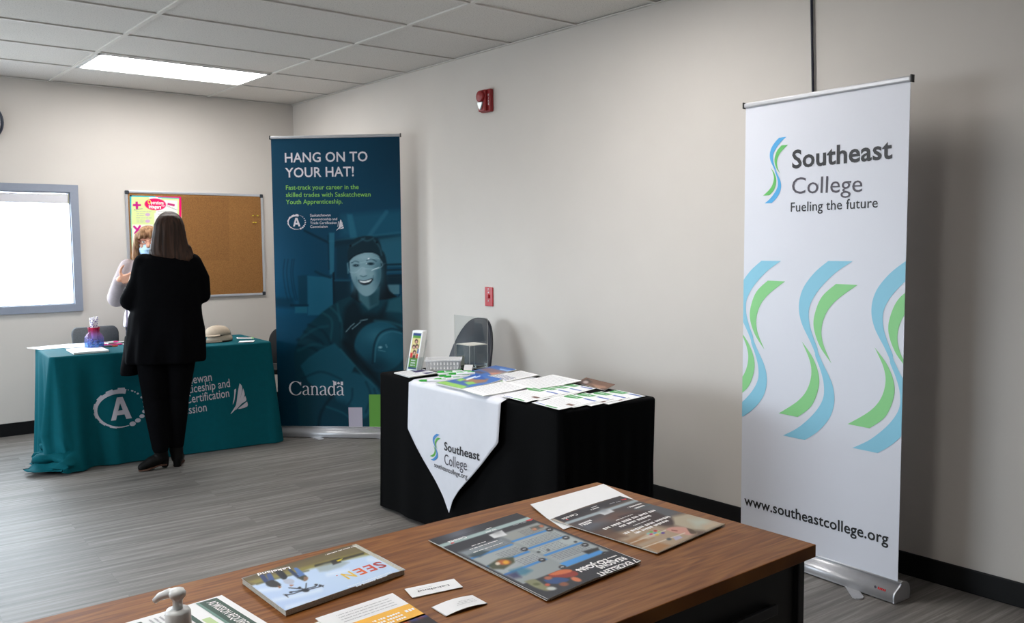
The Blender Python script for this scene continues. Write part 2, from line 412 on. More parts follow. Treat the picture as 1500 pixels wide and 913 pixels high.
struct(mb.build('trim_1'))
mb = MB()
for lo, hi in (((RX0, 0, 0), (0.12, 0.12, WIN_Z0)), ((RX0, 0, WIN_Z1), (0.12, 0.12, HC+0.01)), ((WIN_X1, 0, WIN_Z0), (0.12, 0.12, WIN_Z1)), ((RX0, 0, WIN_Z0), (WIN_X0, 0.12, WIN_Z1))):
    mb.box(lo, hi, WALLC)
struct(mb.build('wall_back'))
mb = MB(); mb.box((0, RY0, 0), (0.12, 0, HC+0.01), WALLC); struct(mb.build('wall_right'))
mb = MB()
for lo, hi in (((RX0-0.12, RY0, 0), (RX0, 0.12, WL_Z0)), ((RX0-0.12, RY0, WL_Z1), (RX0, 0.12, HC+0.01)), ((RX0-0.12, WL_Y1, WL_Z0), (RX0, 0.12, WL_Z1)), ((RX0-0.12, RY0, WL_Z0), (RX0, WL_Y0, WL_Z1))):
    mb.box(lo, hi, WALLC)
struct(mb.build('wall_left'))
mb = MB(); mb.box((RX0-0.12, RY0-0.12, 0), (0.12, RY0, HC+0.01), WALLC); struct(mb.build('wall_front'))
RUB = mat('black_rubber', '09090b', 0.55, vary=0.1, spec=0.3)
def baseboard(name, lo, hi, axis):
    mb = MB(); mb.box(lo, hi, RUB); return struct(mb.build(name, bevel=0.004))
baseboard('baseboard_back', (RX0, -0.010, 0), (-0.0, 0, 0.1), 0)
baseboard('baseboard_right', (-0.010, RY0, 0), (0, -0.01, 0.1), 1)
# window with its blue-grey casing, glass and the roller blind cassette
WFR = mat('window_casing_paint', '89909f', 0.45, vary=0.02)
mb = MB(); a, d = 0.058, 0.02
pr = [((WIN_X0-a, -d, WIN_Z0-a), (WIN_X1+a, 0, WIN_Z0)), ((WIN_X0-a, -d, WIN_Z1), (WIN_X1+a, 0, WIN_Z1+a)), ((WIN_X1, -d, WIN_Z0), (WIN_X1+a, 0, WIN_Z1)), ((WIN_X0-a, -d, WIN_Z0), (WIN_X0, 0, WIN_Z1))]
for lo, hi in pr: mb.box(lo, hi, WFR)
for lo, hi in (((WIN_X0, 0, WIN_Z0), (WIN_X1, 0.1, WIN_Z0+0.006)), ((WIN_X0, 0, WIN_Z1-0.006), (WIN_X1, 0.1, WIN_Z1)), ((WIN_X1-0.006, 0, WIN_Z0), (WIN_X1, 0.1, WIN_Z1)), ((WIN_X0, 0, WIN_Z0), (WIN_X0+0.006, 0.1, WIN_Z1))): mb.box(lo, hi, WFR)
win = struct(mb.build('window_1'))
mb = MB(); mb.box((WIN_X0, 0.08, WIN_Z0), (WIN_X1, 0.086, WIN_Z1), clearmat('window_glass', (0.98, 1, 1))); mb.build('window_pane', win)
mb = MB(); VIN = mat('blind_vinyl', 'd5d3d8', 0.5, vary=0.01)
mb.box((WIN_X0+0.02, 0.0, WIN_Z1-0.085), (WIN_X1-0.012, 0.05, WIN_Z1-0.014), VIN); rb = mb.build('roller_blind', win, bevel=0.008)
mb = MB(); mb.box((WIN_X1-0.012, 0.002, WIN_Z1-0.09), (WIN_X1-0.007, 0.048, WIN_Z1-0.01), mat('blind_bracket', 'c9c2a4', 0.4)); mb.build('bracket', rb)

mb = MB()
for lo, hi in (((RX0, WL_Y0-a, WL_Z0-a), (RX0+d, WL_Y1+a, WL_Z0)), ((RX0, WL_Y0-a, WL_Z1), (RX0+d, WL_Y1+a, WL_Z1+a)), ((RX0, WL_Y1, WL_Z0), (RX0+d, WL_Y1+a, WL_Z1)), ((RX0, WL_Y0-a, WL_Z0), (RX0+d, WL_Y0, WL_Z1))): mb.box(lo, hi, WFR)
w2 = struct(mb.build('added_window'))  # casing of the added side window, never in view
mb = MB(); mb.box((RX0-0.086, WL_Y0, WL_Z0), (RX0-0.08, WL_Y1, WL_Z1), MATS['window_glass']); mb.build('window_pane', w2)

# ------------------------------------------------------------------ ceiling lights, one of them added over the desk
ALU = mat('brushed_aluminium', 'bcbcc0', 0.38, metal=0.45, vary=0.03)
PAINTW = mat('white_painted_metal', 'd8d8d8', 0.4, vary=0.01)
DIFF = emitmat('lit_diffuser', (1.0, 0.98, 0.95), PANEL_STRENGTH)
def ceiling_light(x1, y1, label, m=None):
    x0, y0 = x1-1.2192, y1-0.6096
    t = thing('ceiling_light', label, 'ceiling light', ((x0+x1)/2, (y0+y1)/2, HC)); W = t.location
    mb = MB(); g = 0.012; q = 0.022
    for lo, hi in (((x0+g, y0+g, HC-0.004), (x1-g, y0+g+q, HC+0.006)), ((x0+g, y1-g-q, HC-0.004), (x1-g, y1-g, HC+0.006)), ((x0+g, y0+g, HC-0.004), (x0+g+q, y1-g, HC+0.006)), ((x1-g-q, y0+g, HC-0.004), (x1-g, y1-g, HC+0.006))): mb.box(lo, hi, PAINTW)
    mb.build('frame', t, world=W)
    mb = MB(); mb.box((x0+g+q, y0+g+q, HC-0.001), (x1-g-q, y1-g-q, HC+0.006), m or DIFF); mb.build('diffuser', t, world=W)
ceiling_light(-GA, -GB, 'lit rectangular light panel in the tiled ceiling near the corner')
ceiling_light(-GA, -GB-6*0.6096, 'lit rectangular ceiling light panel over the black table and the desk, just above the frame')
ceiling_light(-GA-2*1.2192, -GB-8*0.6096, 'added unseen ceiling light panel above the camera end of the desk', emitmat('desk_fill_diffuser', (1.0, 0.98, 0.95), 16.0))  # out-of-view panel, added to brighten the desk top and its papers

# ------------------------------------------------------------------ the big wooden desk in front
def woodmat():
    m = bpy.data.materials.new('desk_laminate'); m.use_nodes = True; nt = m.node_tree; b = nt.nodes['Principled BSDF']
    N = lambda t: nt.nodes.new(t); lk = nt.links.new
    tc = N('ShaderNodeTexCoord'); mp = N('ShaderNodeMapping'); mp.inputs['Scale'].default_value = (1.2, 9.0, 1.2); lk(tc.outputs['Object'], mp.inputs['Vector'])
    n1 = N('ShaderNodeTexNoise'); n1.inputs['Scale'].default_value = 1.3; n1.inputs['Detail'].default_value = 3; lk(mp.outputs[0], n1.inputs['Vector'])
    wv = N('ShaderNodeMath'); wv.operation = 'MULTIPLY'; wv.inputs[1].default_value = 60; lk(n1.outputs['Fac'], wv.inputs[0])
    sn = N('ShaderNodeMath'); sn.operation = 'SINE'; lk(wv.outputs[0], sn.inputs[0])
    m2 = N('ShaderNodeMapping'); m2.inputs['Scale'].default_value = (5, 170, 5); lk(tc.outputs['Object'], m2.inputs['Vector'])
    n2 = N('ShaderNodeTexNoise'); n2.inputs['Scale'].default_value = 1.0; n2.inputs['Detail'].default_value = 4; lk(m2.outputs[0], n2.inputs['Vector'])
    ad = N('ShaderNodeMath'); ad.operation = 'MULTIPLY_ADD'; ad.inputs[1].default_value = 0.16; lk(sn.outputs[0], ad.inputs[0]); lk(n2.outputs['Fac'], ad.inputs[2])
    rp = N('ShaderNodeValToRGB'); e = rp.color_ramp.elements
    e[0].position = 0.2; e[0].color = lin('6c3b16')+(1,); e[1].position = 0.85; e[1].color = lin('945f2c')+(1,)
    x = e.new(0.5); x.color = lin('824e1f')+(1,)
    lk(ad.outputs[0], rp.inputs['Fac']); lk(rp.outputs[0], b.inputs['Base Color']); b.inputs['Roughness'].default_value = 0.45
    b.inputs['Specular IOR Level'].default_value = 0.22
    return m
WOOD = woodmat(); BLK = mat('black_powder_coat', '141416', 0.42, vary=0.08); GRYM = mat('dark_grey_steel', '3a3b3e', 0.4, metal=0.4)
CHROME = mat('satin_chrome', 'b5b6b8', 0.28, metal=1.0)
DX0, DX1, DY0, DY1, DZ = -3.66, -1.876, -6.497, -5.790, 0.74
desk = thing('office_desk', 'brown wood grain office desk with black pedestal in front of the camera', 'desk', ((DX0+DX1)/2, (DY0+DY1)/2, 0)); W = desk.location
mb = MB(); mb.box((DX0, DY0, DZ-0.03), (DX1, DY1, DZ), WOOD); mb.build('desktop', desk, world=W, bevel=0.002)
mb = MB(); mb.box((DX1-0.055, DY0+0.043, 0.0), (DX1-0.034, DY1-0.05, DZ-0.03), BLK); mb.build('end_panel', desk, world=W, bevel=0.002)
mb = MB(); mb.box((DX1-0.034, DY0+0.020, 0.0), (DX1-0.012, DY0+0.043, DZ-0.03), GRYM); mb.build('corner_post', desk, world=W, bevel=0.003)
mb = MB(); mb.box((DX1-0.045, DY1-0.06, 0.0), (DX1-0.022, DY1-0.037, DZ-0.03), GRYM); mb.build('corner_post', desk, world=W, bevel=0.003)
mb = MB(); mb.box((DX0+0.04, DY0+0.055, 0.0), (DX0+0.07, DY1-0.05, DZ-0.03), BLK); mb.build('end_panel', desk, world=W, bevel=0.002)
mb = MB(); mb.box((DX0+0.07, DY1-0.07, 0.1), (DX1-0.075, DY1-0.052, DZ-0.03), BLK); mb.build('modesty_panel', desk, world=W)
mb = MB(); mb.box((DX1-0.50, DY0+0.050, 0.02), (DX1-0.058, DY1-0.08, DZ-0.031), BLK); ped = mb.build('pedestal', desk, world=W, bevel=0.003)
for z0, z1 in ((0.03, 0.33), (0.335, 0.515), (0.52, 0.708)):
    mb = MB(); mb.box((DX1-0.495, DY0+0.032, z0), (DX1-0.036, DY0+0.050, z1), BLK); dr = mb.build('drawer', desk, world=W, bevel=0.003)
    zc = (z0+z1)/2+0.005; xa, xb = DX1-0.36, DX1-0.13
    mb = MB(); mb.box((xa, DY0+0.010, zc-0.012), (xb, DY0+0.018, zc+0.012), GRYM); mb.box((xa, DY0+0.016, zc-0.006), (xa+0.012, DY0+0.033, zc+0.006), GRYM); mb.box((xb-0.012, DY0+0.016, zc-0.006), (xb, DY0+0.033, zc+0.006), GRYM)
    mb.build('handle', dr, world=W, bevel=0.002)

# ------------------------------------------------------------------ draped cloths
def drape(mb, c, zt, m, flare, amp, hem, ns=64, rows=22, rad=0.035, top=True, extra=None, edge=0.012):
    # c: four corners (x, y) counter-clockwise seen from above; flare/amp/hem: functions of (side, t along it)
    P = []
    for k in range(4):
        A, B = Vector(c[k]), Vector(c[(k+1) % 4]); d = (B-A).normalized(); n = Vector((d.y, -d.x)); L = (B-A).length
        Dn = (Vector(c[(k+2) % 4])-B).normalized(); n2 = Vector((Dn.y, -Dn.x))
        for i in range(ns):
            t = i/ns; q = A+d*(rad+(L-2*rad)*t); P.append((q, n, k, t))
        cc = B-d*rad+Dn*rad
        for i in range(7):
            a = (i+0.5)/7; nn = (n*math.cos(a*PI/2)+n2*math.sin(a*PI/2)).normalized(); P.append((cc+nn*rad, nn, k+0.5, a))
    n = len(P); rs = []
    for j in range(5):
        a = PI/2*j/4; rs.append([Vector((*(p-nn*(edge*(1-math.sin(a)))), zt-edge*(1-math.cos(a)))) for p, nn, _, _ in P])
    for j in range(1, rows+1):
        t = j/rows; ring = []
        for i, (p, nn, k, s) in enumerate(P):
            zh = hem(k, s); z = zt-edge-(zt-edge-zh)*t
            o = flare(k, s)*t**1.3+amp(k, s, i)*t**0.9
            q = Vector((*(p+nn*o), z))
            if extra: q = extra(q, nn, k, s, t, i)
            ring.append(q)
        rs.append(ring)
    mb.rings(rs, m, cap=False)
    mb.add(rs[0], [tuple(range(n))], m)
def hash1(i): return math.sin(i*12.9898)*43758.5453 % 1.0
# black cloth
CB = [(-1.228, -4.925), (-0.668, -4.960), (-0.610, -3.460), (-1.200, -3.430)]; ZB = 0.741
BLACKCLOTH = mat('black_table_cloth', '060607', 0.9, vary=0.12, scale=60, bump=0.15, bscale=900, spec=0.08)
def k_amp(k, s, i):
    if isinstance(k, float): return 0.006*math.sin(s*9)
    f = {0: 0.010, 1: 0.008, 2: 0.012, 3: 0.007}[k]
    return f*(math.sin(s*23+k)+0.6*math.sin(s*41+2*k))*(1 if k != 3 else 0.7+0.6*s)
def k_flare(k, s): return {0: -0.01, 1: 0.0, 2: 0.02, 3: 0.012}.get(k, 0.01 if k != 0.5 else -0.02)
mb = MB(); drape(mb, CB, ZB, BLACKCLOTH, k_flare, k_amp, lambda k, s: 0.012+0.006*math.sin(s*8))
bc = mb.build('tablecloth', base=(-1.0, -4.15, 0)); tag(bc, 'black floor-length cloth draped over the table along the right wall', 'tablecloth')
# white runner with the pointed front, hanging down the long side that faces the room
RUNW = mat('white_runner_satin', 'd9d9e0', 0.55, vary=0.015, scale=25, bump=0.06, bscale=500)
fd = Vector((CB[3][0]-CB[0][0], CB[3][1]-CB[0][1], 0)).normalized()        # along the front edge towards the back wall
fn = Vector((-fd.y, fd.x, 0))                                              # points into the room (-x)
F0 = Vector((CB[0][0], CB[0][1], 0))
def fpt(s, z, off): return F0+fd*s+fn*off+Vector((0, 0, z))
FS = Sheet(fpt(1.125, 0, 0.022), -fd*0.70, Vector((0, 0, 0.7)))           # u runs to the right in the photograph
tipu, tipv = FS.uv(661, 751); lu, lv = FS.uv(601, 627); ru, rv = FS.uv(733, 649)
t0u = FS.uv(600, 556)[0]; t1u = FS.uv(735, 588)[0]
right = [FS.uv(*p) for p in ((733, 649), (722, 662), (708, 680), (692, 700), (676, 719), (667, 733), (661, 751))]
left = [FS.uv(*p) for p in ((601, 627), (612, 650), (625, 676), (641, 705), (652, 727), (661, 751))]
mb = MB(); NU, NV = 34, 40; g = []
def edge_u(poly, v):
    for (u0, v0), (u1, v1) in zip(poly, poly[1:]):
        if v1 <= v <= v0: return u0+(u1-u0)*(v0-v)/max(1e-9, v0-v1)
    return poly[-1][0] if v < poly[-1][1] else poly[0][0]
for j in range(NV+1):
    v = tipv+(ZB-0.010-tipv)*(1-j/NV)**1.0
    a = edge_u(left, v) if v < lv else lu+(t0u-lu)*(v-lv)/(ZB-lv); b = edge_u(right, v) if v < rv else ru+(t1u-ru)*(v-rv)/(ZB-rv)
    for i in range(NU+1):
        u = a+(b-a)*i/NU; d = (ZB-v)
        g.append(FS.pos(u, v, 0.004+0.010*min(1, d*3)+0.004*math.sin(u*16+v*3)*min(1, d*4)))
top = []
for j, (q, z) in enumerate(((0.50, 0.0035), (0.40, 0.0035), (0.30, 0.0035), (0.20, 0.0035), (0.1, 0.0035), (0.03, 0.0035), (0.005, 0.002))):
    for i in range(NU+1):
        u = t0u+(t1u-t0u)*i/NU; s_ = 1.125-u; top.append(fpt(s_, ZB+z, 0.0)-fn*q)
g = top+g; R = 7+NV+1
fs = [(j*(NU+1)+i, j*(NU+1)+i+1, (j+1)*(NU+1)+i+1, (j+1)*(NU+1)+i) for j in range(R-1) for i in range(NU)]
mb.add(g, fs, RUNW, True)
runner = mb.build('table_runner', base=(-1.27, -4.1, ZB))
md = runner.modifiers.new('thick', 'SOLIDIFY'); md.thickness = 0.0012; md.offset = 0
tag(runner, 'white satin runner hanging in a point down the black tablecloth', 'table runner')
# marks of the college: two-coloured S ribbon, built from one half and its point reflection
SW_BL = [(45, 368), (-15, 320), (-65, 255), (-83, 185), (-70, 115), (-27, 38), (-7, -2)]; SW_BR = [(148, 368), (75, 320), (5, 250), (-33, 185), (-35, 125), (-20, 72), (4, 18)]
neg = lambda p: (-p[0], -p[1])
def swoosh(sheet, mb, cu, cv, h, mblue, mgreen, off=0.0005, clip=False, wx=1.0):
    k = h/736.0
    blue = smoothpath(SW_BL+[neg(p) for p in reversed(SW_BR)])+list(reversed(smoothpath(SW_BR+[neg(p) for p in reversed(SW_BL)])))
    gr = smoothpath([(80, 278), (20, 225), (-10, 155), (-13, 95), (15, 25), (67, -38)])+smoothpath([(67, -38), (30, 35), (21, 95), (40, 160), (85, 215), (170, 277)])[1:]
    for pts, m in ((blue, mblue), (gr, mgreen), ([neg(p) for p in gr], mgreen)):
        sheet.poly(mb, [(cu+x*k*wx, cv+y*k) for x, y in pts], m, off, clip)
INKB = mat('ink_blue', '3f86c6', 0.5, vary=0.0); INKG = mat('ink_green', '5aa83e', 0.5, vary=0.0); INKD = mat('ink_charcoal', '1e1c22', 0.5, vary=0.0); INKGY = mat('ink_grey', '4a4550', 0.5, vary=0.0)
RS = Sheet(FS.pos(0, 0, 0.0205), FS.U, FS.V)
W0 = runner.location
mb = MB(); a, b = FS.uv(640.5, 655)
swoosh(RS, mb, a, b, 0.138, INKB, INKG, wx=1.55); conform(mb, runner, fn).build('logo', runner, world=W0)
for a_ in (('Southeast', (649.5, 659.5), (700, 675.5), INKD, 0.022, 0.0006, (649.5, 647.5)), ('College', (650, 680.5), (683, 690), INKGY, 0.0, 0.0006, (650, 665)), ('southeastcollege.org', (634, 684.5), (683.5, 702.5), INKD, 0.004)):
    mb = MB(); RS.textpx(mb, *a_); conform(mb, runner, fn).build('lettering', runner, world=W0)
# teal cloth
CT = [(-2.387, -1.412), (-0.942, -1.522), (-0.890, -0.834), (-2.334, -0.727)]; ZT = 0.735
TEAL = mat('teal_table_cloth', '00505a', 0.8, vary=0.05, scale=30, bump=0.10, bscale=900, spec=0.12)
def t_amp(k, s, i):
    if k == 0: return (0.045*math.exp(-(s/0.055)**2)+0.040*math.exp(-((s-0.085)/0.028)**2)-0.028*math.exp(-((s-0.150)/0.035)**2)+0.012*math.exp(-((s-0.24)/0.03)**2)+0.014*math.sin(s*34)*math.exp(-s*5)+0.003*math.sin(s*19)+0.01*max(0, s-0.93)/0.07)
    if k == 3.5: return 0.055+0.03*math.sin(s*7)
    if k == 3: return 0.026*math.sin(s*21+1)+0.020*math.sin(s*9)
    if k == 0.5: return 0.02
    return 0.015*math.sin(s*22+k)
def t_flare(k, s):
    if k == 0: return 0.045+0.035*math.exp(-(s/0.10)**2)
    if k == 0.5: return 0.05
    return {1: 0.035, 2: 0.03, 3: 0.01, 3.5: 0.03, 1.5: 0.03, 2.5: 0.03}[k]
def t_extra(q, nn, k, s, t, i):
    # surplus cloth bunching up on the floor at the end towards the window
    wgt = 0.0
    if k == 3: wgt = max(0.0, min(1.0, (s-0.30)/0.35))
    elif k == 3.5: wgt = 1.0
    elif k == 0: wgt = math.exp(-(s/0.060)**2)
    if wgt > 0 and t > 0.70:
        e = min(1.0, (t-0.70)/0.30); ph = i*0.9
        q = Vector(q); out = 0.075 if k != 0 else 0.05
        q.x += nn.x*wgt*out*e**0.8*(1+0.4*math.sin(ph*0.7)); q.y += nn.y*wgt*out*e**0.8
        zt = q.z
        q.z = q.z*(1-wgt)+wgt*(0.012+0.11*(1-e)**1.1+0.034*abs(math.sin(e*8.5+i*0.21+0.6*math.sin(i*0.47)))*(1-0.4*e))
        q.x += wgt*0.020*math.sin(e*11+i*0.37); q.y += wgt*0.014*math.sin(e*9-i*0.53)
    return q
mb = MB(); drape(mb, CT, ZT, TEAL, t_flare, t_amp, lambda k, s: 0.006, ns=76, rows=34, extra=t_extra)
tcl = mb.build('tablecloth', base=(-1.57, -1.05, 0)); tag(tcl, 'teal printed cloth covering the table below the cork board', 'tablecloth')
# the print on its front
tfd = Vector((CT[1][0]-CT[0][0], CT[1][1]-CT[0][1], 0)).normalized(); up = Vector((0, 0, 1))
tn = tfd.cross(up)                                     # towards the room
TS = Sheet(Vector((CT[0][0], CT[0][1], 0))+tn*0.050, tfd*1.5, Vector((0.0, 0.0, 0.72))+tn*(-0.045))
INKS = mat('ink_silver', 'b9b6c0', 0.5, vary=0.0)
def a_logo(sheet, mb, cx, cy, s, m, off=0.0006, px=True):      # cog ring, the letter A and the chain of dots; s: half height in sheet metres
    rx, ry = s*1.24, s*1.0
    def ringpts(a0, a1, n=26):
        o = []; i_ = []
        for k in range(n+1):
            t = k/n; a = a0+(a1-a0)*t; th = 0.21*s*(1-t)**0.9+0.035*s
            o.append((cx+(rx+0.0)*math.cos(a), cy+ry*math.sin(a))); i_.append((cx+(rx-th)*math.cos(a), cy+(ry-th)*math.sin(a)))
        return o, i_
    o, i_ = ringpts(math.radians(74), math.radians(288))
    sheet.poly(mb, o+list(reversed(i_)), m, off)
    for k in range(7):                                 # cog teeth
        a = math.radians(86+k*27.5); d = math.radians(8.5); th = 0.07*s*(1-k*0.09)
        sheet.poly(mb, [(cx+(rx+q)*math.cos(a+e), cy+(ry+q)*math.sin(a+e)) for e, q in ((-d, -0.02*s), (-d*0.9, th), (d*0.9, th), (d, -0.02*s))], m, off)
    A = [(-0.52, -0.55), (-0.30, -0.55), (-0.22, -0.32), (0.20, -0.32), (0.27, -0.55), (0.56, -0.55), (0.14, 0.55), (-0.16, 0.55)]
    hole = [(-0.12, -0.10), (0.10, -0.10), (-0.01, 0.24)]
    A2 = [(-0.52, -0.55), (-0.27, -0.55), (-0.20, -0.32), (-0.13, -0.10), (-0.01, 0.26), (-0.01, 0.55), (-0.16, 0.55)]
    A3 = [(0.56, -0.55), (0.14, 0.55), (-0.01, 0.55), (-0.01, 0.26), (0.11, -0.10), (0.19, -0.32), (0.27, -0.55)]
    A4 = [(-0.205, -0.32), (0.195, -0.32), (0.115, -0.10), (-0.135, -0.10)]
    for q in (A2, A3, A4): sheet.poly(mb, [(cx+x*s*0.95, cy+y*s*1.05) for x, y in q], m, off)
    for k in range(9):
        a = math.radians(297+k*15.2); r = 0.135*s*(1-k*0.085) if k < 5 else 0.135*s*(0.60-(k-5)*0.11)
        sheet.ell(mb, cx+rx*0.98*math.cos(a), cy+ry*0.98*math.sin(a), r*1.15, r*0.9, m, off, 14)
    for k in range(4):
        a = math.radians(70-k*8.5); r = 0.028*s*(1+0.22*k); sheet.ell(mb, cx+rx*math.cos(a), cy+ry*0.97*math.sin(a), r, r, m, off, 10)
def sheaf(sheet, mb, P, m, off=0.0006):                # the fan of blades beside the words; P maps unit square to sheet coords
    for q in (((.29, .80), (.40, .82), (.33, .60), (.25, .41), (.16, .32), (.26, .58)), ((.62, 1.0), (.75, .89), (.72, .70), (.56, .45), (.31, .19), (.40, .41), (.50, .73)),
              ((.81, .82), (.88, .60), (.69, .40), (.30, .14), (0, 0), (.30, .24), (.62, .52)), ((.91, .56), (.96, .40), (.69, .31), (.28, .10), (.62, .36)), ((1.0, .36), (1.0, .19), (.46, .14), (.74, .26))):
        sheet.poly(mb, [P(*p) for p in smoothpath(list(q)+[q[0]], 3)[:-1]], m, off)
W0 = tcl.location
u0, v0 = TS.uv(173, 599); _, vt = TS.uv(173, 570)
mb = MB(); a_logo(TS, mb, u0+0.016, v0, (vt-v0)*0.98, INKS); conform(mb, tcl, tn).build('logo', tcl, world=W0); mb = MB()
ua, va = TS.uv(338, 607); ub, vb = TS.uv(361, 561)
sheaf(TS, mb, lambda x, y: (ua+(ub-ua)*x, va+(vb-va)*y), INKS); conform(mb, tcl, tn).build('sheaf_emblem', tcl, world=W0)
for s, r0, r1, tp in (('Saskatchewan', (236.5, 569.5), (311, 558), (311, 548)), ('Apprenticeship and', (236.5, 583), (337.5, 567), (311, 561.5)), ('Trade Certification', (236.5, 598), (336.5, 581.5), (311, 576)), ('Commission', (236.5, 613.5), (303.5, 602.5), (303, 592))):
    mb = MB(); TS.textpx(mb, s, r0, r1, INKS, 0.004, 0.0006, (r0[0]+0.5, r0[1]-13.0)); conform(mb, tcl, tn).build('lettering', tcl, world=W0)

# ------------------------------------------------------------------ roll-up banners
PLAST = mat('black_plastic', '18181a', 0.4)
def banner(name, label, A, B, ztop, fabric, feet, tilt=0.0):
    # A, B: left and right foot of the print on the floor plane
    A, B = Vector((*A, 0)), Vector((*B, 0)); d = (B-A).normalized(); n = d.cross(up)      # n faces the room
    L = (B-A).length; c = (A+B)/2
    t = thing(name, label, 'banner', c); S = Sheet(A+up*0.07, d*L, up*(ztop-0.07))
    mb = MB(); S.slab(mb, 0.0015, fabric, None, 12, 40); panel = mb.build('panel', t, world=c)
    mb = MB(); q = 0.005
    mb.box((0, 0, 0), (1, 1, 1), ALU, Matrix.Translation(A+up*(ztop-0.006)-d*q-n*0.008) @ Matrix((d*(L+2*q), n*0.018, up*0.022)).transposed().to_4x4())
    mb.build('top_rail', t, world=c, bevel=0.006)
    for p in (A-d*(q+0.004), B+d*q):
        mb = MB(); mb.box((0, 0, 0), (1, 1, 1), PLAST, Matrix.Translation(p+up*(ztop-0.009)-n*0.010) @ Matrix((d*0.005, n*0.022, up*0.028)).transposed().to_4x4()); mb.build('end_cap', t, world=c)
    # cassette: rounded profile swept along the width
    prof = [(0.012, 0.078), (0.003, 0.072), (0.015, 0.060), (0.042, 0.045), (0.050, 0.030), (0.048, 0.010), (0.040, 0.004), (-0.045, 0.004), (-0.055, 0.012), (-0.058, 0.035), (-0.052, 0.058), (-0.035, 0.074), (-0.012, 0.080)]
    mb = MB(); pr = smoothpath(prof, 3); r0 = [A-d*0.012+n*x+up*z for x, z in pr]; r1 = [p+d*(L+0.024) for p in r0]
    mb.rings([r0, r1], ALU); base = mb.build('base', t, world=c)
    for p, sg in ((A-d*0.012, -1), (B+d*0.012, 1)):
        mb = MB(); mb.rings([[p+n*x*1.03+up*(0.004+(z-0.004)*1.03) for x, z in pr], [p+d*sg*0.006+n*x*1.03+up*(0.004+(z-0.004)*1.03) for x, z in pr]], GRYM if sg > 9 else ALU, smooth=False); mb.build('end_plate', base, world=c)
    mb = MB(); mb.tube([c-n*0.02+up*0.06, c-n*0.008+up*(ztop-0.01)], 0.007, ALU); mb.build('pole', t, world=c)
    for f in feet:                                     # flat swivel feet reaching out to the front and back
        p0 = A+d*(L*f); mb = MB(); ang = 0.85
        e = (n*math.cos(ang)+d*math.sin(ang)); s_ = e.cross(up)
        o = [(-0.12, -0.022), (0.155, -0.022), (0.170, -0.013), (0.174, 0), (0.170, 0.013), (0.155, 0.022), (-0.12, 0.022)]
        mb.prism(o, p0+up*0.001, e, s_, up*0.006, ALU); mb.build('foot', t, world=c)
    return t, panel, S, c, (A, B, d, n, L)
WF = mat('white_banner_film', 'd6d8e2', 0.45, vary=0.01, scale=4)
t, panel, S, c, fr = banner('rollup_banner', 'white roll-up banner with blue and green ribbon marks by the right wall', (-0.243, -5.098), (-0.303, -5.892), 2.040, WF, (0.22, 0.72))
LB = mat('ink_light_blue', '86c4dc', 0.5, vary=0.0); LG = mat('ink_light_green', '86cc86', 0.5, vary=0.0); SB = mat('ink_sky_blue', '4ba5dd', 0.5, vary=0.0); SG = mat('ink_leaf_green', '5fb85e', 0.5, vary=0.0)
mb = MB()
p, q = S.uv(1136, 250); _, q1 = S.uv(1140, 202); swoosh(S, mb, p, q, 2*(q1-q)*1.0, SB, SG, 0.001); mb.build('logo', panel, world=c)
for x, y, yt in ((1102.0, 498, 380), (1196, 516, 380), (1306, 526, 380)):
    p, q = S.uv(x, y); _, q1 = S.uv(x, yt); mb = MB(); swoosh(S, mb, p, q, 2*(q1-q)*0.985, LB, LG, 0.001, clip=True, wx=1.06); mb.build('ribbon_mark', panel, world=c)
for a_ in (('Southeast', (1160.5, 246.5), (1307, 231.5), INKD, 0.022, 0.0012, (1161, 220.5)), ('College', (1160, 284), (1263, 281), INKGY, 0.0, 0.0012, (1161, 260)), ('Fueling the future', (1158.5, 310.5), (1286, 304), INKD, 0.004, 0.0012), ('www.southeastcollege.org', (1090.5, 739.5), (1301.5, 798), mat('ink_black', '101014', 0.5, vary=0), 0.016, 0.0012)):
    mb = MB(); S.textpx(mb, *a_); mb.build('lettering', panel, world=c)
A, B, d, n, L = fr
bs = Sheet(A+n*0.046+up*0.040+d*(L-0.075), d*0.055, up*0.012); mb = MB(); RED = mat('ink_red', 'c8141e', 0.5, vary=0)
[bs.poly(mb, [(0.018+0.0072*k, 0.001), (0.0235+0.0072*k, 0.001), (0.0255+0.0072*k, 0.010 if k else 0.012), (0.020+0.0072*k, 0.010 if k else 0.012)], RED) for k in range(5)]; bs.ell(mb, 0.008, 0.006, 0.005, 0.006, INKGY)
base = [o for o in t.children if o.name.startswith('base')][0]; mb.build('sticker', base, world=c)

TF = mat('teal_banner_film', '0c3a50', 0.45, vary=0.02, scale=3)
t, panel, S, c, fr = banner('rollup_banner', 'dark teal roll-up banner with a smiling welder photo in the corner', (-0.836, -1.360), (-0.155, -2.036), 2.213, TF, (0.25, 0.78))
cv = Canvas(S, 150, 340, (9, 56, 78), off=0.001, v1=0.999)
X, Y = cv.X, cv.Y
cv.mix(np.clip((470-X)/120, 0, 1)*np.clip((Y-290)/120, 0, 1)*np.clip((560-Y)/110, 0, 1), (14, 88, 122), 0.75)
cv.mix(np.clip((Y-470)/120, 0, 1), (4, 40, 54), 0.85)
cv.mix(np.clip((X-520)/70, 0, 1)*np.clip((330-Y)/90, 0, 1), (7, 45, 64), 0.8)
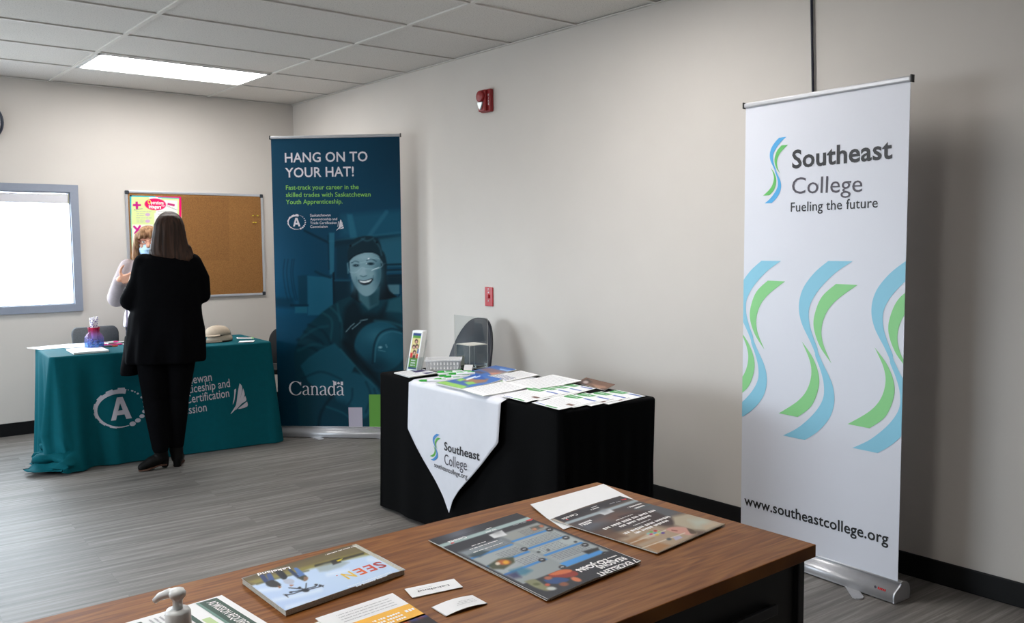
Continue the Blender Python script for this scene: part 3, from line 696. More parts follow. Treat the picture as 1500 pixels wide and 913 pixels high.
# workshop behind her
cv.poly([(500, 316), (589, 308), (589, 346), (545, 350), (500, 345)], (24, 78, 98), 5, 0.7)
cv.poly([(508, 314), (516, 314), (524, 350), (513, 350)], (36, 92, 112), 1.5, 0.8); cv.line([(566, 311), (540, 347)], 6, (36, 88, 108), 1.5, 0.8)
cv.line([(446, 338), (482, 356)], 3, (5, 34, 48), 1.2, 0.8); cv.line([(482, 354), (520, 349), (589, 340)], 3, (34, 86, 104), 1.2, 0.7); cv.poly([(490, 352), (589, 344), (589, 351), (490, 362)], (6, 34, 46), 2.5, 0.8)
cv.poly([(482, 341), (490, 341), (489, 402), (483, 402)], (38, 94, 114), 1, 0.85); cv.line([(480.5, 345), (482, 395)], 1.6, (6, 40, 54), 0.8, 0.8)
cv.poly([(492, 360), (511, 356), (511, 410), (492, 408)], (8, 42, 56), 3, 0.8)
cv.poly([(555, 350), (589, 345), (589, 388), (560, 388)], (40, 88, 104), 2.5, 0.75)
for x0 in (417, 422, 428, 431): cv.line([(x0, 380), (x0-2, 400), (x0+1, 425), (x0+5, 440)], 1.6, (6, 44, 62), 0.8, 0.7, True)
cv.poly([(436, 404), (451, 403), (452, 446), (438, 446)], (8, 52, 70), 1, 0.9); cv.poly([(450, 404), (487, 407), (488, 462), (451, 462)], (30, 86, 108), 1, 0.85)
cv.line([(462, 398), (470, 402), (484, 407)], 3, (7, 42, 56), 1, 0.8, True); cv.poly([(487, 400), (490, 398), (492, 446), (488, 446)], (4, 26, 36), 0.8, 0.9)
cv.poly([(490, 412), (514, 412), (516, 446), (489, 444)], (7, 36, 48), 1.2, 0.9); cv.line([(490, 411), (512, 411)], 1.5, (30, 76, 92), 0.7, 0.8)
cv.poly([(402, 436), (430, 437), (432, 452), (402, 450)], (6, 46, 64), 3, 0.7); cv.poly([(432, 450), (450, 449), (450, 459), (432, 459)], (30, 88, 106), 0.8, 0.8)
cv.poly([(425, 446), (452, 446), (452, 449), (425, 449)], (5, 36, 50), 0.8, 0.8); cv.poly([(402, 462), (446, 462), (440, 500), (402, 505)], (8, 58, 80), 6, 0.5)
for yy in (388, 396, 404): cv.line([(563, yy), (589, yy-1)], 2.4, (8, 34, 44), 0.8, 0.9); cv.line([(563, yy+3), (589, yy+2)], 1.4, (44, 86, 100), 0.8, 0.6)
cv.poly([(566, 417), (585, 416), (585, 431), (568, 431)], (74, 108, 118), 0.8, 0.85); cv.poly([(563, 404), (589, 403), (589, 417), (563, 417)], (6, 28, 38), 1.5, 0.8)
# hair, jacket
HAIR = (6, 20, 28)
cv.poly([(512, 392), (516, 372), (556, 366), (566, 384), (566, 410), (572, 428), (583, 436), (580, 446), (560, 440), (528, 444), (514, 436), (518, 420)], HAIR, 1.5, 1, True)
cv.line([(572, 428), (582, 436), (585, 432)], 1.2, HAIR, 0.6, 0.9, True)
cv.poly([(430, 520), (436, 500), (452, 476), (474, 456), (494, 442), (512, 434), (530, 446), (560, 440), (589, 434), (589, 640), (440, 640)], (11, 50, 62), 1.2)
cv.poly([(505, 452), (520, 436), (532, 460), (552, 462), (566, 444), (560, 500), (520, 505), (500, 480)], (5, 27, 36), 4, 0.9)
cv.poly([(570, 440), (589, 433), (589, 458), (566, 456)], (34, 78, 90), 2.5, 0.8)
for q in ([(472, 458), (486, 470), (484, 500)], [(484, 450), (500, 470), (500, 505)], [(494, 446), (498, 470)]): cv.line(q, 2.6, (26, 74, 86), 1.6, 0.7, True)
for q in ([(446, 486), (470, 500), (478, 520)], [(438, 506), (462, 512), (474, 528)], [(452, 476), (474, 486), (486, 506)], [(436, 498), (450, 494), (466, 500)]): cv.line(q, 3, (5, 34, 46), 2.0, 0.75, True)
for q in ([(441, 496), (462, 482), (480, 478)], [(436, 514), (458, 505), (476, 508)]): cv.line(q, 3, (22, 72, 86), 2.0, 0.6, True)
# neck, face, cap, glasses, smile
cv.poly([(524, 422), (556, 420), (554, 446), (540, 454), (526, 440)], (54, 92, 102), 2)
cv.poly([(540, 432), (556, 424), (554, 446), (542, 450)], (24, 58, 68), 2.5, 0.8)
cv.poly([(512, 384), (516, 372), (538, 368), (554, 374), (558, 392), (557, 412), (549, 427), (538, 434), (528, 430), (518, 416), (513, 400)], (112, 142, 152), 1.0, 1, True)
cv.glow(556, 402, 9, 26, (48, 84, 96), 0.8); cv.glow(519, 420, 6, 12, (70, 106, 118), 0.6); cv.glow(527, 400, 7, 7, (140, 166, 174), 0.6); cv.glow(534, 377, 12, 5, (140, 166, 176), 0.5); cv.glow(545, 402, 5, 5, (128, 154, 162), 0.5)
cv.ell(521.5, 389, 4.2, 1.8, (14, 36, 46), 0.9); cv.ell(543, 386.5, 4.6, 1.9, (14, 36, 46), 0.9); cv.ell(521.5, 388.5, 0.6, 0.6, (190, 205, 210), 0.3); cv.ell(536.5, 386, 0.7, 0.7, (200, 214, 218), 0.3)
cv.line([(515, 385), (521, 383), (526, 385)], 1.4, (30, 58, 70), 0.7, 0.9, True); cv.line([(537, 382), (545, 380), (551, 383)], 1.4, (30, 58, 70), 0.7, 0.9, True)
cv.poly([(530, 392), (534, 392), (537, 402), (533, 404), (527, 402)], (140, 164, 172), 1.4, 0.6); cv.line([(528, 404), (532, 405.5), (537, 404)], 1.2, (52, 84, 94), 0.7, 0.9, True)
cv.line([(509.5, 386), (514, 383), (530, 385), (550, 378), (558, 382), (560, 390), (550, 394), (536, 394), (530, 392), (522, 399), (512, 398), (509.5, 386)], 0.9, (150, 178, 188), 0.6, 0.6, True)
cv.line([(545, 396), (555, 392)], 1.3, (190, 208, 214), 0.5, 0.8); cv.ell(540, 379, 1.2, 1.0, (215, 226, 230), 0.5)
cv.line([(558, 384), (563, 386)], 2.4, (90, 120, 130), 0.8, 0.8); cv.line([(509, 386), (510, 400)], 2.0, (80, 116, 128), 0.8, 0.8)
cv.poly([(524, 410), (534, 411), (546, 408), (543, 415), (534, 418), (527, 415)], (22, 34, 42), 0.7, 1, True); cv.poly([(526, 411), (534, 412), (544, 409.5), (541, 413), (534, 414.6), (528, 413.4)], (206, 214, 218), 0.6, 1, True)
cv.line([(522, 406), (523, 413)], 1.2, (66, 100, 110), 1, 0.6); cv.line([(547, 404), (547, 411)], 1.2, (56, 90, 100), 1, 0.6)
cv.poly([(510, 386), (509, 372), (512, 360), (520, 350), (533, 346), (547, 347), (556, 355), (560, 368), (564, 384), (561, 386), (556, 374), (544, 370), (530, 371), (518, 376)], (15, 40, 50), 0.9, 1, True)
for q in ([(516, 360), (526, 354), (534, 349)], [(530, 350), (538, 353), (547, 349)], [(548, 352), (556, 362), (559, 374)]): cv.line(q, 2, (46, 84, 98), 1.4, 0.7, True)
cv.line([(512, 380), (520, 374.5), (532, 370), (545, 369.5), (556, 374)], 1.6, (6, 22, 30), 0.8, 0.9, True); cv.ell(513.5, 360, 1.6, 1.3, (4, 16, 22), 0.6); cv.ell(552, 355, 1.6, 1.3, (4, 16, 22), 0.6)
# helmet under the arm, glove and its cuff
cv.ell(548, 505, 46, 44, (4, 24, 32), 8, 0.85)
cv.ell(557, 508, 38, 37, (18, 66, 82), 1.5); cv.glow(553, 492, 22, 14, (44, 96, 112), 0.7); cv.glow(573, 520, 14, 16, (28, 82, 98), 0.6); cv.glow(548, 538, 26, 14, (6, 36, 48), 0.8)
cv.line([(546, 532), (548, 506), (556, 489), (572, 482), (589, 485)], 2.4, (7, 36, 48), 1.2, 0.9, True); cv.line([(549, 530), (551, 508), (559, 492), (574, 486), (589, 489)], 1.6, (48, 98, 112), 1.0, 0.8, True)
cv.line([(549, 470), (570, 472), (589, 478)], 3, (36, 82, 96), 2, 0.7, True); cv.ell(557, 509, 2.6, 1.6, (120, 158, 170), 1); cv.line([(565, 505), (567, 509)], 1.2, (90, 130, 144), 0.7); cv.line([(554, 513), (564, 515)], 1.0, (64, 112, 126), 0.7)
for q in ([(507, 486), (514, 478), (519, 474)], [(516, 482), (522, 477), (528, 472)], [(528, 470), (538, 468)]): cv.line(q, 1.2, (150, 176, 184), 0.8, 0.7)
cv.poly([(440, 536), (452, 524), (470, 512), (490, 503), (499, 512), (520, 536), (512, 552), (496, 562), (470, 574), (452, 560)], (20, 70, 86), 1.4, 1)
cv.poly([(494, 562), (514, 546), (534, 552), (552, 566), (562, 574), (556, 590), (545, 600), (536, 612), (520, 616), (508, 596), (492, 586)], (21, 68, 84), 2.0, 1, True)
for q in ([(440, 556), (470, 545), (500, 556)], [(536, 560), (543, 580), (536, 604)], [(548, 570), (553, 588)], [(505, 600), (515, 585), (516, 570)]): cv.line(q, 2.4, (7, 40, 54), 1.8, 0.7, True)
cv.line([(499, 512), (520, 536), (534, 552), (552, 568)], 2.2, (40, 90, 104), 1.4, 0.6, True); cv.line([(505, 502), (548, 552), (562, 572)], 8, (4, 22, 30), 4, 0.9)
cv.poly([(470, 582), (505, 588), (540, 622), (540, 634), (462, 634)], (7, 48, 62), 5, 0.8); cv.line([(466, 634), (470, 606), (486, 580)], 4, (4, 30, 40), 2, 0.8, True); cv.line([(478, 596), (500, 604), (512, 612)], 2.2, (22, 76, 90), 1.5, 0.7, True)
cv.poly([(404, 520), (430, 512), (440, 560), (425, 634), (412, 634)], (5, 40, 54), 8, 0.6)
cv.c = np.clip((cv.c-36)*1.18+36, 0, 255); mb = MB(); cv.build(mb, PRINT, gain=1.02); mb.build('picture', panel, world=c)
WH = mat('ink_white', 'd9d5dc', 0.5, vary=0); LIME = mat('ink_lime', '7cc04a', 0.5, vary=0)
o_ = 0.0018
LT = [('HANG ON TO', (417.5, 238), (538.5, 236), WH, 0.014, o_, (417.5, 224)), ('YOUR HAT!', (418, 260), (518.5, 258), WH, 0.014, o_, (418, 246))]
for s_, a, b in (('Fast-track your career in the', (419, 278), (525.5, 277)), ('skilled trades with Saskatchewan', (419, 288.7), (543, 288)), ('Youth Apprenticeship.', (419, 299.2), (502, 298.2))): LT.append((s_, a, b, LIME, 0.006, o_))
for s_, a, b in (('Saskatchewan', (454.5, 317.5), (484.5, 317)), ('Apprenticeship and', (454.5, 323), (494, 322.5)), ('Trade Certification', (454.5, 328.5), (493.5, 328)), ('Commission', (454.5, 334), (480, 333.5))): LT.append((s_, a, b, WH, 0.006, o_))
for a_ in LT: mb = MB(); S.textpx(mb, *a_); mb.build('lettering', panel, world=c)
mb = MB(); p, q = S.uv(434.5, 325.5); _, q1 = S.uv(434.5, 314); a_logo(S, mb, p, q, (q1-q)*0.95, WH, off=o_); mb.build('logo', panel, world=c); mb = MB()
ua, va = S.uv(492.5, 338); ub, vb = S.uv(503, 321.5); sheaf(S, mb, lambda x, y: (ua+(ub-ua)*x, va+(vb-va)*y), WH, o_)
mb.build('sheaf_emblem', panel, world=c)
for pts, m in (([(510.5, 597), (530.5, 597), (531.5, 632.2), (511.5, 632.2)], mat('ink_pale_lilac', 'b4aebf', 0.5, vary=0)), ([(540.5, 578), (562, 578), (562, 632.2), (541.5, 632.2)], mat('ink_grass_green', '5c9a38', 0.5, vary=0))):
    mb = MB(); S.poly(mb, pts, m, o_, px=True); mb.build('colour_block', panel, world=c)
# the serif wordmark, drawn from thick and thin strokes
def stroke(sheet, mb, pts, ws, m, off):
    L, R_ = [], []
    for i, p in enumerate(pts):
        a = pts[max(0, i-1)]; b = pts[min(len(pts)-1, i+1)]; dx, dy = b[0]-a[0], b[1]-a[1]; l = math.hypot(dx, dy) or 1; k = ws[i]/2
        L.append((p[0]-dy/l*k, p[1]+dx/l*k)); R_.append((p[0]+dy/l*k, p[1]-dx/l*k))
    for i in range(len(pts)-1): sheet.poly(mb, [L[i], L[i+1], R_[i+1], R_[i]], m, off)
def arc(cx, cy, rx, ry, a0, a1, n=14): return [(cx+rx*math.cos(math.radians(a0+(a1-a0)*i/n)), cy+ry*math.sin(math.radians(a0+(a1-a0)*i/n))) for i in range(n+1)]
def wl(pts, thin, thick): # thick where the stroke runs upright
    o = []
    for i in range(len(pts)):
        a = pts[max(0, i-1)]; b = pts[min(len(pts)-1, i+1)]; dx, dy = b[0]-a[0], b[1]-a[1]; l = math.hypot(dx, dy) or 1; o.append(thin+(thick-thin)*abs(dy/l)**1.5)
    return o
GL = []
def g_a(x): return [(arc(x+0.28, 0.70, 0.24, 0.28, 160, 0), 0.05, 0.13), ([(x+0.52, 0.72), (x+0.52, 0.15)], 0.13, 0.13), (arc(x+0.62, 0.14, 0.10, 0.12, 180, 300, 6), 0.05, 0.12), ([(x+0.52, 0.58), (x+0.36, 0.52), (x+0.18, 0.43)], 0.05, 0.05), (arc(x+0.26, 0.22, 0.20, 0.22, 110, 260), 0.05, 0.13), ([(x+0.22, 0.01), (x+0.38, 0.05), (x+0.52, 0.2)], 0.05, 0.05)]
def g_n(x): return [([(x+0.14, 0.95), (x+0.14, 0.03)], 0.12, 0.12), ([(x+0.0, 0.94), (x+0.14, 0.97)], 0.05, 0.05), ([(x, 0.025), (x+0.30, 0.025)], 0.05, 0.05), (arc(x+0.38, 0.68, 0.21, 0.29, 170, 0), 0.05, 0.12), ([(x+0.59, 0.70), (x+0.59, 0.03)], 0.12, 0.12), ([(x+0.45, 0.025), (x+0.75, 0.025)], 0.05, 0.05)]
def g_d(x): return [(arc(x+0.32, 0.48, 0.27, 0.48, 50, 310), 0.05, 0.14), ([(x+0.58, 1.52), (x+0.58, 0.03)], 0.12, 0.12), ([(x+0.42, 1.53), (x+0.58, 1.55)], 0.05, 0.05), ([(x+0.58, 0.03), (x+0.74, 0.05)], 0.05, 0.05)]
GL += [(arc(0.62, 0.72, 0.56, 0.74, 38, 322, 26), 0.05, 0.17), ([(1.10, 1.42), (1.10, 1.02)], 0.05, 0.05), ([(1.10, 0.40), (1.06, 0.24)], 0.05, 0.05)]
xx = 1.24
for gf, adv in ((g_a, 0.76), (g_n, 0.84), (g_a, 0.76), (g_d, 0.82), (g_a, 0.76)): GL += gf(xx); xx += adv
u0, v0 = S.uv(424, 578.5); u1, v1 = S.uv(505.5, 577); kx = (u1-u0)/xx; _, vt = S.uv(500, 563.5); ky = (vt-v1)
mb = MB()
for pts, a, b in GL: stroke(S, mb, [(u0+x*kx, v0+y*ky) for x, y in pts], [w_*kx for w_ in wl(pts, a, b)], WH, o_)
fx = xx-1.02
for a, b in ((0, 0.22), (0.62, 0.84)): S.rect(mb, u0+(fx+0.02+a)*kx, v0+1.10*ky, u0+(fx+0.02+b)*kx, v0+1.48*ky, WH, o_)
cx, cy = u0+(fx+0.44)*kx, v0+1.29*ky; lf = [(0, .5), (.12, .25), (.28, .34), (.24, .1), (.5, .08), (.3, -.12), (.32, -.24), (.06, -.18), (0, -.42), (-.06, -.18), (-.32, -.24), (-.3, -.12), (-.5, .08), (-.24, .1), (-.28, .34), (-.12, .25)]
S.poly(mb, [(cx+x*0.34*kx, cy+y*0.38*ky) for x, y in lf], WH, o_)
mb.build('wordmark', panel, world=c)

# ------------------------------------------------------------------ things on the walls
def words(sheet, mb, u0, u1, v, h, m, off=0.0005, fill=0.8):       # copy too small to read: rows of letter-sized dashes
    u = u0; n = random.randint(3, 8)
    while u < u1:
        wd = h*random.uniform(0.45, 0.7); sheet.rect(mb, u, v, min(u+wd, u1), v+h*random.uniform(0.75, 1.0), m, off); u += wd+h*0.22; n -= 1
        if n <= 0: u += h*0.5; n = random.randint(3, 8)
ALW = mat('pale_aluminium', 'c6c9d0', 0.35, metal=0.6, vary=0.02); CAPB = mat('dark_corner_plastic', '2a3038', 0.4)
def corkmat(name, a, b):
    m = mat(name, a, 0.9, vary=0.0); nt = m.node_tree; bs = nt.nodes['Principled BSDF']
    tc = nt.nodes.new('ShaderNodeTexCoord'); n = nt.nodes.new('ShaderNodeTexNoise'); n.inputs['Scale'].default_value = 170; n.inputs['Detail'].default_value = 5
    r = nt.nodes.new('ShaderNodeValToRGB'); r.color_ramp.elements[0].position = 0.32; r.color_ramp.elements[1].position = 0.68
    r.color_ramp.elements[0].color = lin(b)+(1,); r.color_ramp.elements[1].color = lin(a)+(1,)
    nt.links.new(tc.outputs['Object'], n.inputs['Vector']); nt.links.new(n.outputs['Fac'], r.inputs['Fac']); nt.links.new(r.outputs['Color'], bs.inputs['Base Color']); return m
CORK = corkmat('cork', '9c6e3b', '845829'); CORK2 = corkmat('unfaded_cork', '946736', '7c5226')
bx0, bx1, bz0, bz1 = -1.486, -0.318, 0.990, 1.882
t = thing('cork_board', 'framed cork notice board on the back wall with a math poster', 'notice board', ((bx0+bx1)/2, 0, bz0)); W = t.location
mb = MB(); mb.box((bx0+0.012, -0.014, bz0+0.012), (bx1-0.012, -0.002, bz1-0.012), CORK)
CS = Sheet((bx0, -0.0142, bz0), (bx1-bx0, 0, 0), (0, 0, bz1-bz0))
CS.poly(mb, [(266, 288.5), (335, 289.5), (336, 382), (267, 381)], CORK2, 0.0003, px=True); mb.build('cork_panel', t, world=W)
fw = 0.020
for lo, hi in (((bx0, -0.020, bz0), (bx1, 0, bz0+fw)), ((bx0, -0.020, bz1-fw), (bx1, 0, bz1)), ((bx0, -0.020, bz0+fw), (bx0+fw, 0, bz1-fw)), ((bx1-fw, -0.020, bz0+fw), (bx1, 0, bz1-fw))):
    mb = MB(); mb.box(lo, hi, ALW); mb.build('frame', t, world=W, bevel=0.003)
for x in (bx0, bx1-0.028):
    for z in (bz0, bz1-0.028):
        mb = MB(); mb.box((x-0.002, -0.0235, z-0.002), (x+0.030, -0.001, z+0.030), CAPB); mb.build('corner_cap', t, world=W, bevel=0.007, seg=3)
# poster
PW = mat('poster_paper', 'efeee6', 0.5, vary=0)
PS = Sheet((-1.452, -0.0165, 1.25), (0.413, 0, 0), (0, 0, 0.593))
mb = MB(); PS.slab(mb, 0.0008, PW)
cv = Canvas(PS, 110, 150, (216, 232, 160), off=0.0004)
cv.poly([(226, 312), (259, 314), (259, 400), (226, 400)], (240, 240, 228)); cv.poly([(194, 329), (224, 329), (224, 400), (194, 400)], (240, 240, 228), 0.6); cv.poly([(241, 293), (260, 294), (260, 330), (229, 330), (228, 310)], (242, 241, 234), 0.6)
cv.poly([(218, 288), (237, 289), (236, 294), (219, 292)], (245, 245, 240), 0.6)
cv.poly([(188, 284), (228, 286), (228, 288.8), (192.3, 288.2), (192.3, 335), (188, 335)], (10, 172, 200), 0.35); cv.poly([(228, 285.5), (266, 287.5), (265, 400), (262.3, 400), (262.3, 290.3), (228, 288.6)], (232, 18, 108), 0.35)
cv.line([(232, 289.6), (262, 290.6)], 1.2, (30, 170, 190), 0.4); cv.poly([(188, 335), (190.6, 335), (191.5, 400), (188, 400)], (232, 18, 108), 0.35); cv.line([(192.2, 335), (193, 400)], 1.4, (20, 160, 180), 0.4)
cv.ell(227.5, 299.5, 15.6, 8.6, (228, 20, 100), 0.5, rot=0.05)
cv.poly([(198.4, 295.5), (201.8, 295.5), (202, 299), (206.5, 299.2), (206.5, 302), (202.4, 302), (202.2, 306.6), (199, 306.4), (198.8, 302.2), (194.7, 302), (194.7, 299), (198.6, 298.8)], (196, 24, 130), 0.4)
cv.poly([(245.6, 297.4), (256, 299.4), (255.6, 302.4), (245.2, 300.2)], (186, 30, 110), 0.4)
cv.line([(196.5, 332), (206, 341.5)], 3, (196, 24, 130), 0.4); cv.line([(205, 331.5), (198, 342)], 3, (196, 24, 130), 0.4)
for y in (314.5, 323.5): cv.ell(216.3, y+(0.6 if y > 320 else 0), 3.6, 2.4, (206, 170, 208), 0.5)
cv.poly([(196, 363), (203, 359), (212, 366), (224, 366), (224, 400), (194, 400)], (120, 190, 205), 1.0, 0.9)
cv.build(mb, PRINT, gain=1.0)
GT = mat('ink_text_grey', '6a6a72', 0.5, vary=0); YL = mat('ink_yellow', 'f2e04a', 0.5, vary=0); WI = mat('ink_pure_white', 'f6f4f4', 0.5, vary=0); GT2 = mat('ink_pale_grey', 'a2a2a8', 0.5, vary=0)
PS.textpx(mb, 'O', (216.5, 299), (221.2, 299), YL, bold=0.03, off=0.0008, top=(216.5, 292.5)); PS.textpx(mb, 'perations', (221.2, 299), (239.5, 299.6), WI, bold=0.02, off=0.0008, top=(221, 294))
PS.textpx(mb, 'Integers', (218, 305), (236, 305.6), WI, bold=0.035, off=0.0008, top=(218, 300)); PS.textpx(mb, 'with', (236.2, 302.4), (241.2, 302.4), WI, bold=0.02, off=0.0008)
PS.textpx(mb, 'Addition', (196, 309), (209, 306.5), GT, off=0.0007); PS.textpx(mb, 'Subtraction', (244, 302.5), (259, 308.5), GT, off=0.0007); PS.textpx(mb, 'Multiplication', (204, 338), (228, 343), GT, off=0.0007)
for y, a, b in ((310.5, 199, 222), (313.5, 200, 212), (316.2, 200, 212), (319.6, 199, 222), (323, 200, 212), (325.6, 200, 212), (348, 198, 222), (352, 198, 220), (356, 198, 222), (360, 200, 214), (310, 231, 244), (314.5, 231, 240)):
    (u0, v0), (u1, v1) = PS.uv(a, y), PS.uv(b, y); words(PS, mb, u0, u1, v0, 0.0062, GT2)
po = mb.build('poster', base=(-1.245, -0.0165, 1.25)); tag(po, 'bright lime and pink math poster pinned on the cork board', 'poster')
YP = mat('yellow_pin_plastic', 'd8c22c', 0.35); 
def pin(x, z, y0, m, label, group=None):
    mb = MB(); mb.tube([(x, y0, z), (x, y0-0.004, z), (x, y0-0.0045, z), (x, y0-0.013, z-0.001), (x, y0-0.0135, z-0.001), (x, y0-0.017, z-0.001)], [0.0055, 0.0055, 0.003, 0.003, 0.0055, 0.0055], m, 12)
    o = mb.build('push_pin', base=(x, y0, z)); tag(o, label, 'push pin', group)
for (x, y, lb) in ((370.5, 316, 'yellow push pin, upper left of four on the cork board'), (377, 316, 'yellow push pin, upper right of four on the cork board'), (371, 326, 'yellow push pin, lower left of four on the cork board'), (374.5, 326, 'yellow push pin, lower right of four on the cork board')):
    P = atplane(x, y, Vector((0, -0.02, 0)), Vector((0, 1, 0))); pin(P.x, P.z, -0.0142, YP, lb)
P = atplane(191.3, 286.8, Vector((0, -0.02, 0)), Vector((0, 1, 0))); pin(P.x, P.z, -0.0165, PLAST, 'black push pin at the upper left corner of the poster')
# clock, cut by the edge of the picture
t = thing('wall_clock', 'round black rimmed wall clock above the window', 'clock', (-2.487, 0, 2.357)); MR = Matrix.Rotation(PI/2, 4, 'X')
def faceY(mb0): mb0.v = [tuple(MR@Vector(v)) for v in mb0.v]; return mb0
mb = MB(); prof = [(0.140, 0.0), (0.155, 0.004), (0.160, 0.02), (0.156, 0.034), (0.148, 0.036), (0.142, 0.030), (0.141, 0.022)]
mb.lathe(prof, mat('clock_rim', '1d2436', 0.35), n=48, cap=False); faceY(mb).build('rim', t)
mb = MB(); mb.lathe([(0.0005, 0.002), (0.143, 0.002), (0.143, 0.021), (0.0005, 0.0215)], mat('clock_face', 'e6e6ea', 0.5, vary=0), n=48); faceY(mb).build('face', t)
KS = Sheet((0, -0.022, 0), (1, 0, 0), (0, 0, 1)); mb = MB()
for k in range(60):
    a = 2*PI*k/60; r0 = 0.118 if k % 5 == 0 else 0.127; wd = 0.004 if k % 5 == 0 else 0.0018; c_, s_ = math.cos(a), math.sin(a)
    KS.poly(mb, [(r0*c_-wd*s_/2, r0*s_+wd*c_/2), (r0*c_+wd*s_/2, r0*s_-wd*c_/2), (0.134*c_+wd*s_/2, 0.134*s_-wd*c_/2), (0.134*c_-wd*s_/2, 0.134*s_+wd*c_/2)], INKD, 0.0006)
for k in range(1, 13):
    a = PI/2-2*PI*k/12; tw = 0.014 if k < 10 else 0.024; KS.text(mb, str(k), 0.100*math.cos(a)-tw/2, 0.100*math.sin(a)-0.009, tw, INKD, 0.01, 0.0006)
mb.build('dial_marks', t)
for nm, a, ln, wd in (('hour_hand', 2.2, 0.070, 0.008), ('minute_hand', 0.35, 0.105, 0.006)):
    mb = MB(); c_, s_ = math.cos(a), math.sin(a); mb.prism([(-0.02*c_-wd*s_/2, -0.02*s_+wd*c_/2), (-0.02*c_+wd*s_/2, -0.02*s_-wd*c_/2), (ln*c_+wd*s_/4, ln*s_-wd*c_/4), (ln*c_-wd*s_/4, ln*s_+wd*c_/4)], (0, -0.0265, 0), (1, 0, 0), (0, 0, 1), (0, 0.0015, 0), INKD); mb.build(nm, t)
# fire alarm horn and strobe
FR = mat('fire_red_plastic', '8e1c20', 0.42, vary=0.03); LENS = mat('strobe_reflector', 'aeb6ba', 0.3, metal=0.5)
t = thing('fire_alarm', 'red fire alarm horn with a clear strobe high on the right wall', 'fire alarm', (0, -2.888, 2.293)); W = t.location
y0, y1, z0, z1 = -2.943, -2.835, 2.293, 2.442
mb = MB(); mb.box((-0.030, y0, z0), (0, y1, z1), FR); mb.build('back_box', t, world=W, bevel=0.008, seg=3)
mb = MB(); mb.box((-0.052, y0+0.030, z0+0.004), (-0.028, y1-0.003, z1-0.004), FR); bd = mb.build('front_cover', t, world=W, bevel=0.010, seg=3)
mb = MB(); mb.tube([(-0.05, -2.874, 2.395), (-0.066, -2.874, 2.395), (-0.069, -2.874, 2.395)], [0.037, 0.036, 0.031], FR, 28); mb.build('horn', t, world=W)
mb = MB(); a_ = [(-0.028, 0.028), (0.028, 0.028), (0.020, 0.006), (0.006, -0.018), (0.0, -0.022), (-0.006, -0.018), (-0.020, 0.006)]
mb.prism(a_, (-0.064, -2.872, 2.330), (0, -1, 0), (0, 0, 1), (0.014, 0, 0), LENS); mb.build('strobe_lens', t, world=W, bevel=0.003)
AS = Sheet((-0.0305, -2.9285, 2.405), (0, 0, -1), (0, -1, 0)); mb = MB()
for k, ch in enumerate('FIRE'):
    L = Sheet((-0.0305, -2.922, 2.405-k*0.019), (0, -1, 0), (0, 0, 1)); L.text(mb, ch, 0 if ch != 'I' else 0.004, -0.012, 0.012 if ch != 'I' else 0.003, WI, 0.02, 0.0008, cap=0.014)
mb.build('lettering', t, world=W)
t = thing('alarm_plate', 'small red emergency plate halfway up the right wall', 'wall plate', (0, -2.880, 1.012)); W = t.location
RP = mat('bright_red_plastic', 'b01420', 0.35)
mb = MB(); mb.box((-0.010, -2.922, 1.012), (0, -2.838, 1.140), RP); mb.build('plate', t, world=W, bevel=0.004)
mb = MB(); mb.box((-0.020, -2.889, 1.066), (-0.009, -2.873, 1.092), RP); mb.build('toggle', t, world=W, bevel=0.003)
for z in (1.104, 1.048):
    mb = MB(); mb.tube([(-0.0095, -2.881, z), (-0.0125, -2.881, z)], 0.005, WI, 10); mb.build('screw', t, world=W)
AS = Sheet((-0.0105, -2.86, 1.02), (0, -0.04, 0), (0, 0, 0.1)); mb = MB(); AS.text(mb, '7', 0.014, 0.098, 0.010, WI, 0.03, 0.0006); mb.build('lettering', t, world=W)
# cable hanging on the right wall
CABM = mat('navy_cable_rubber', '14162c', 0.5)
mb = MB(); mb.tube([(-0.010, -5.270, HC), (-0.012, -5.285, 2.3), (-0.011, -5.296, 2.0), (-0.013, -5.30, 1.2), (-0.016, -5.30, 0.5), (-0.02, -5.31, 0.1), (-0.03, -5.35, 0.012)], 0.006, CABM, 8)
o = mb.build('power_cable', base=(0, -5.29, 0)); tag(o, 'dark cable running down the right wall behind the white banner', 'cable')

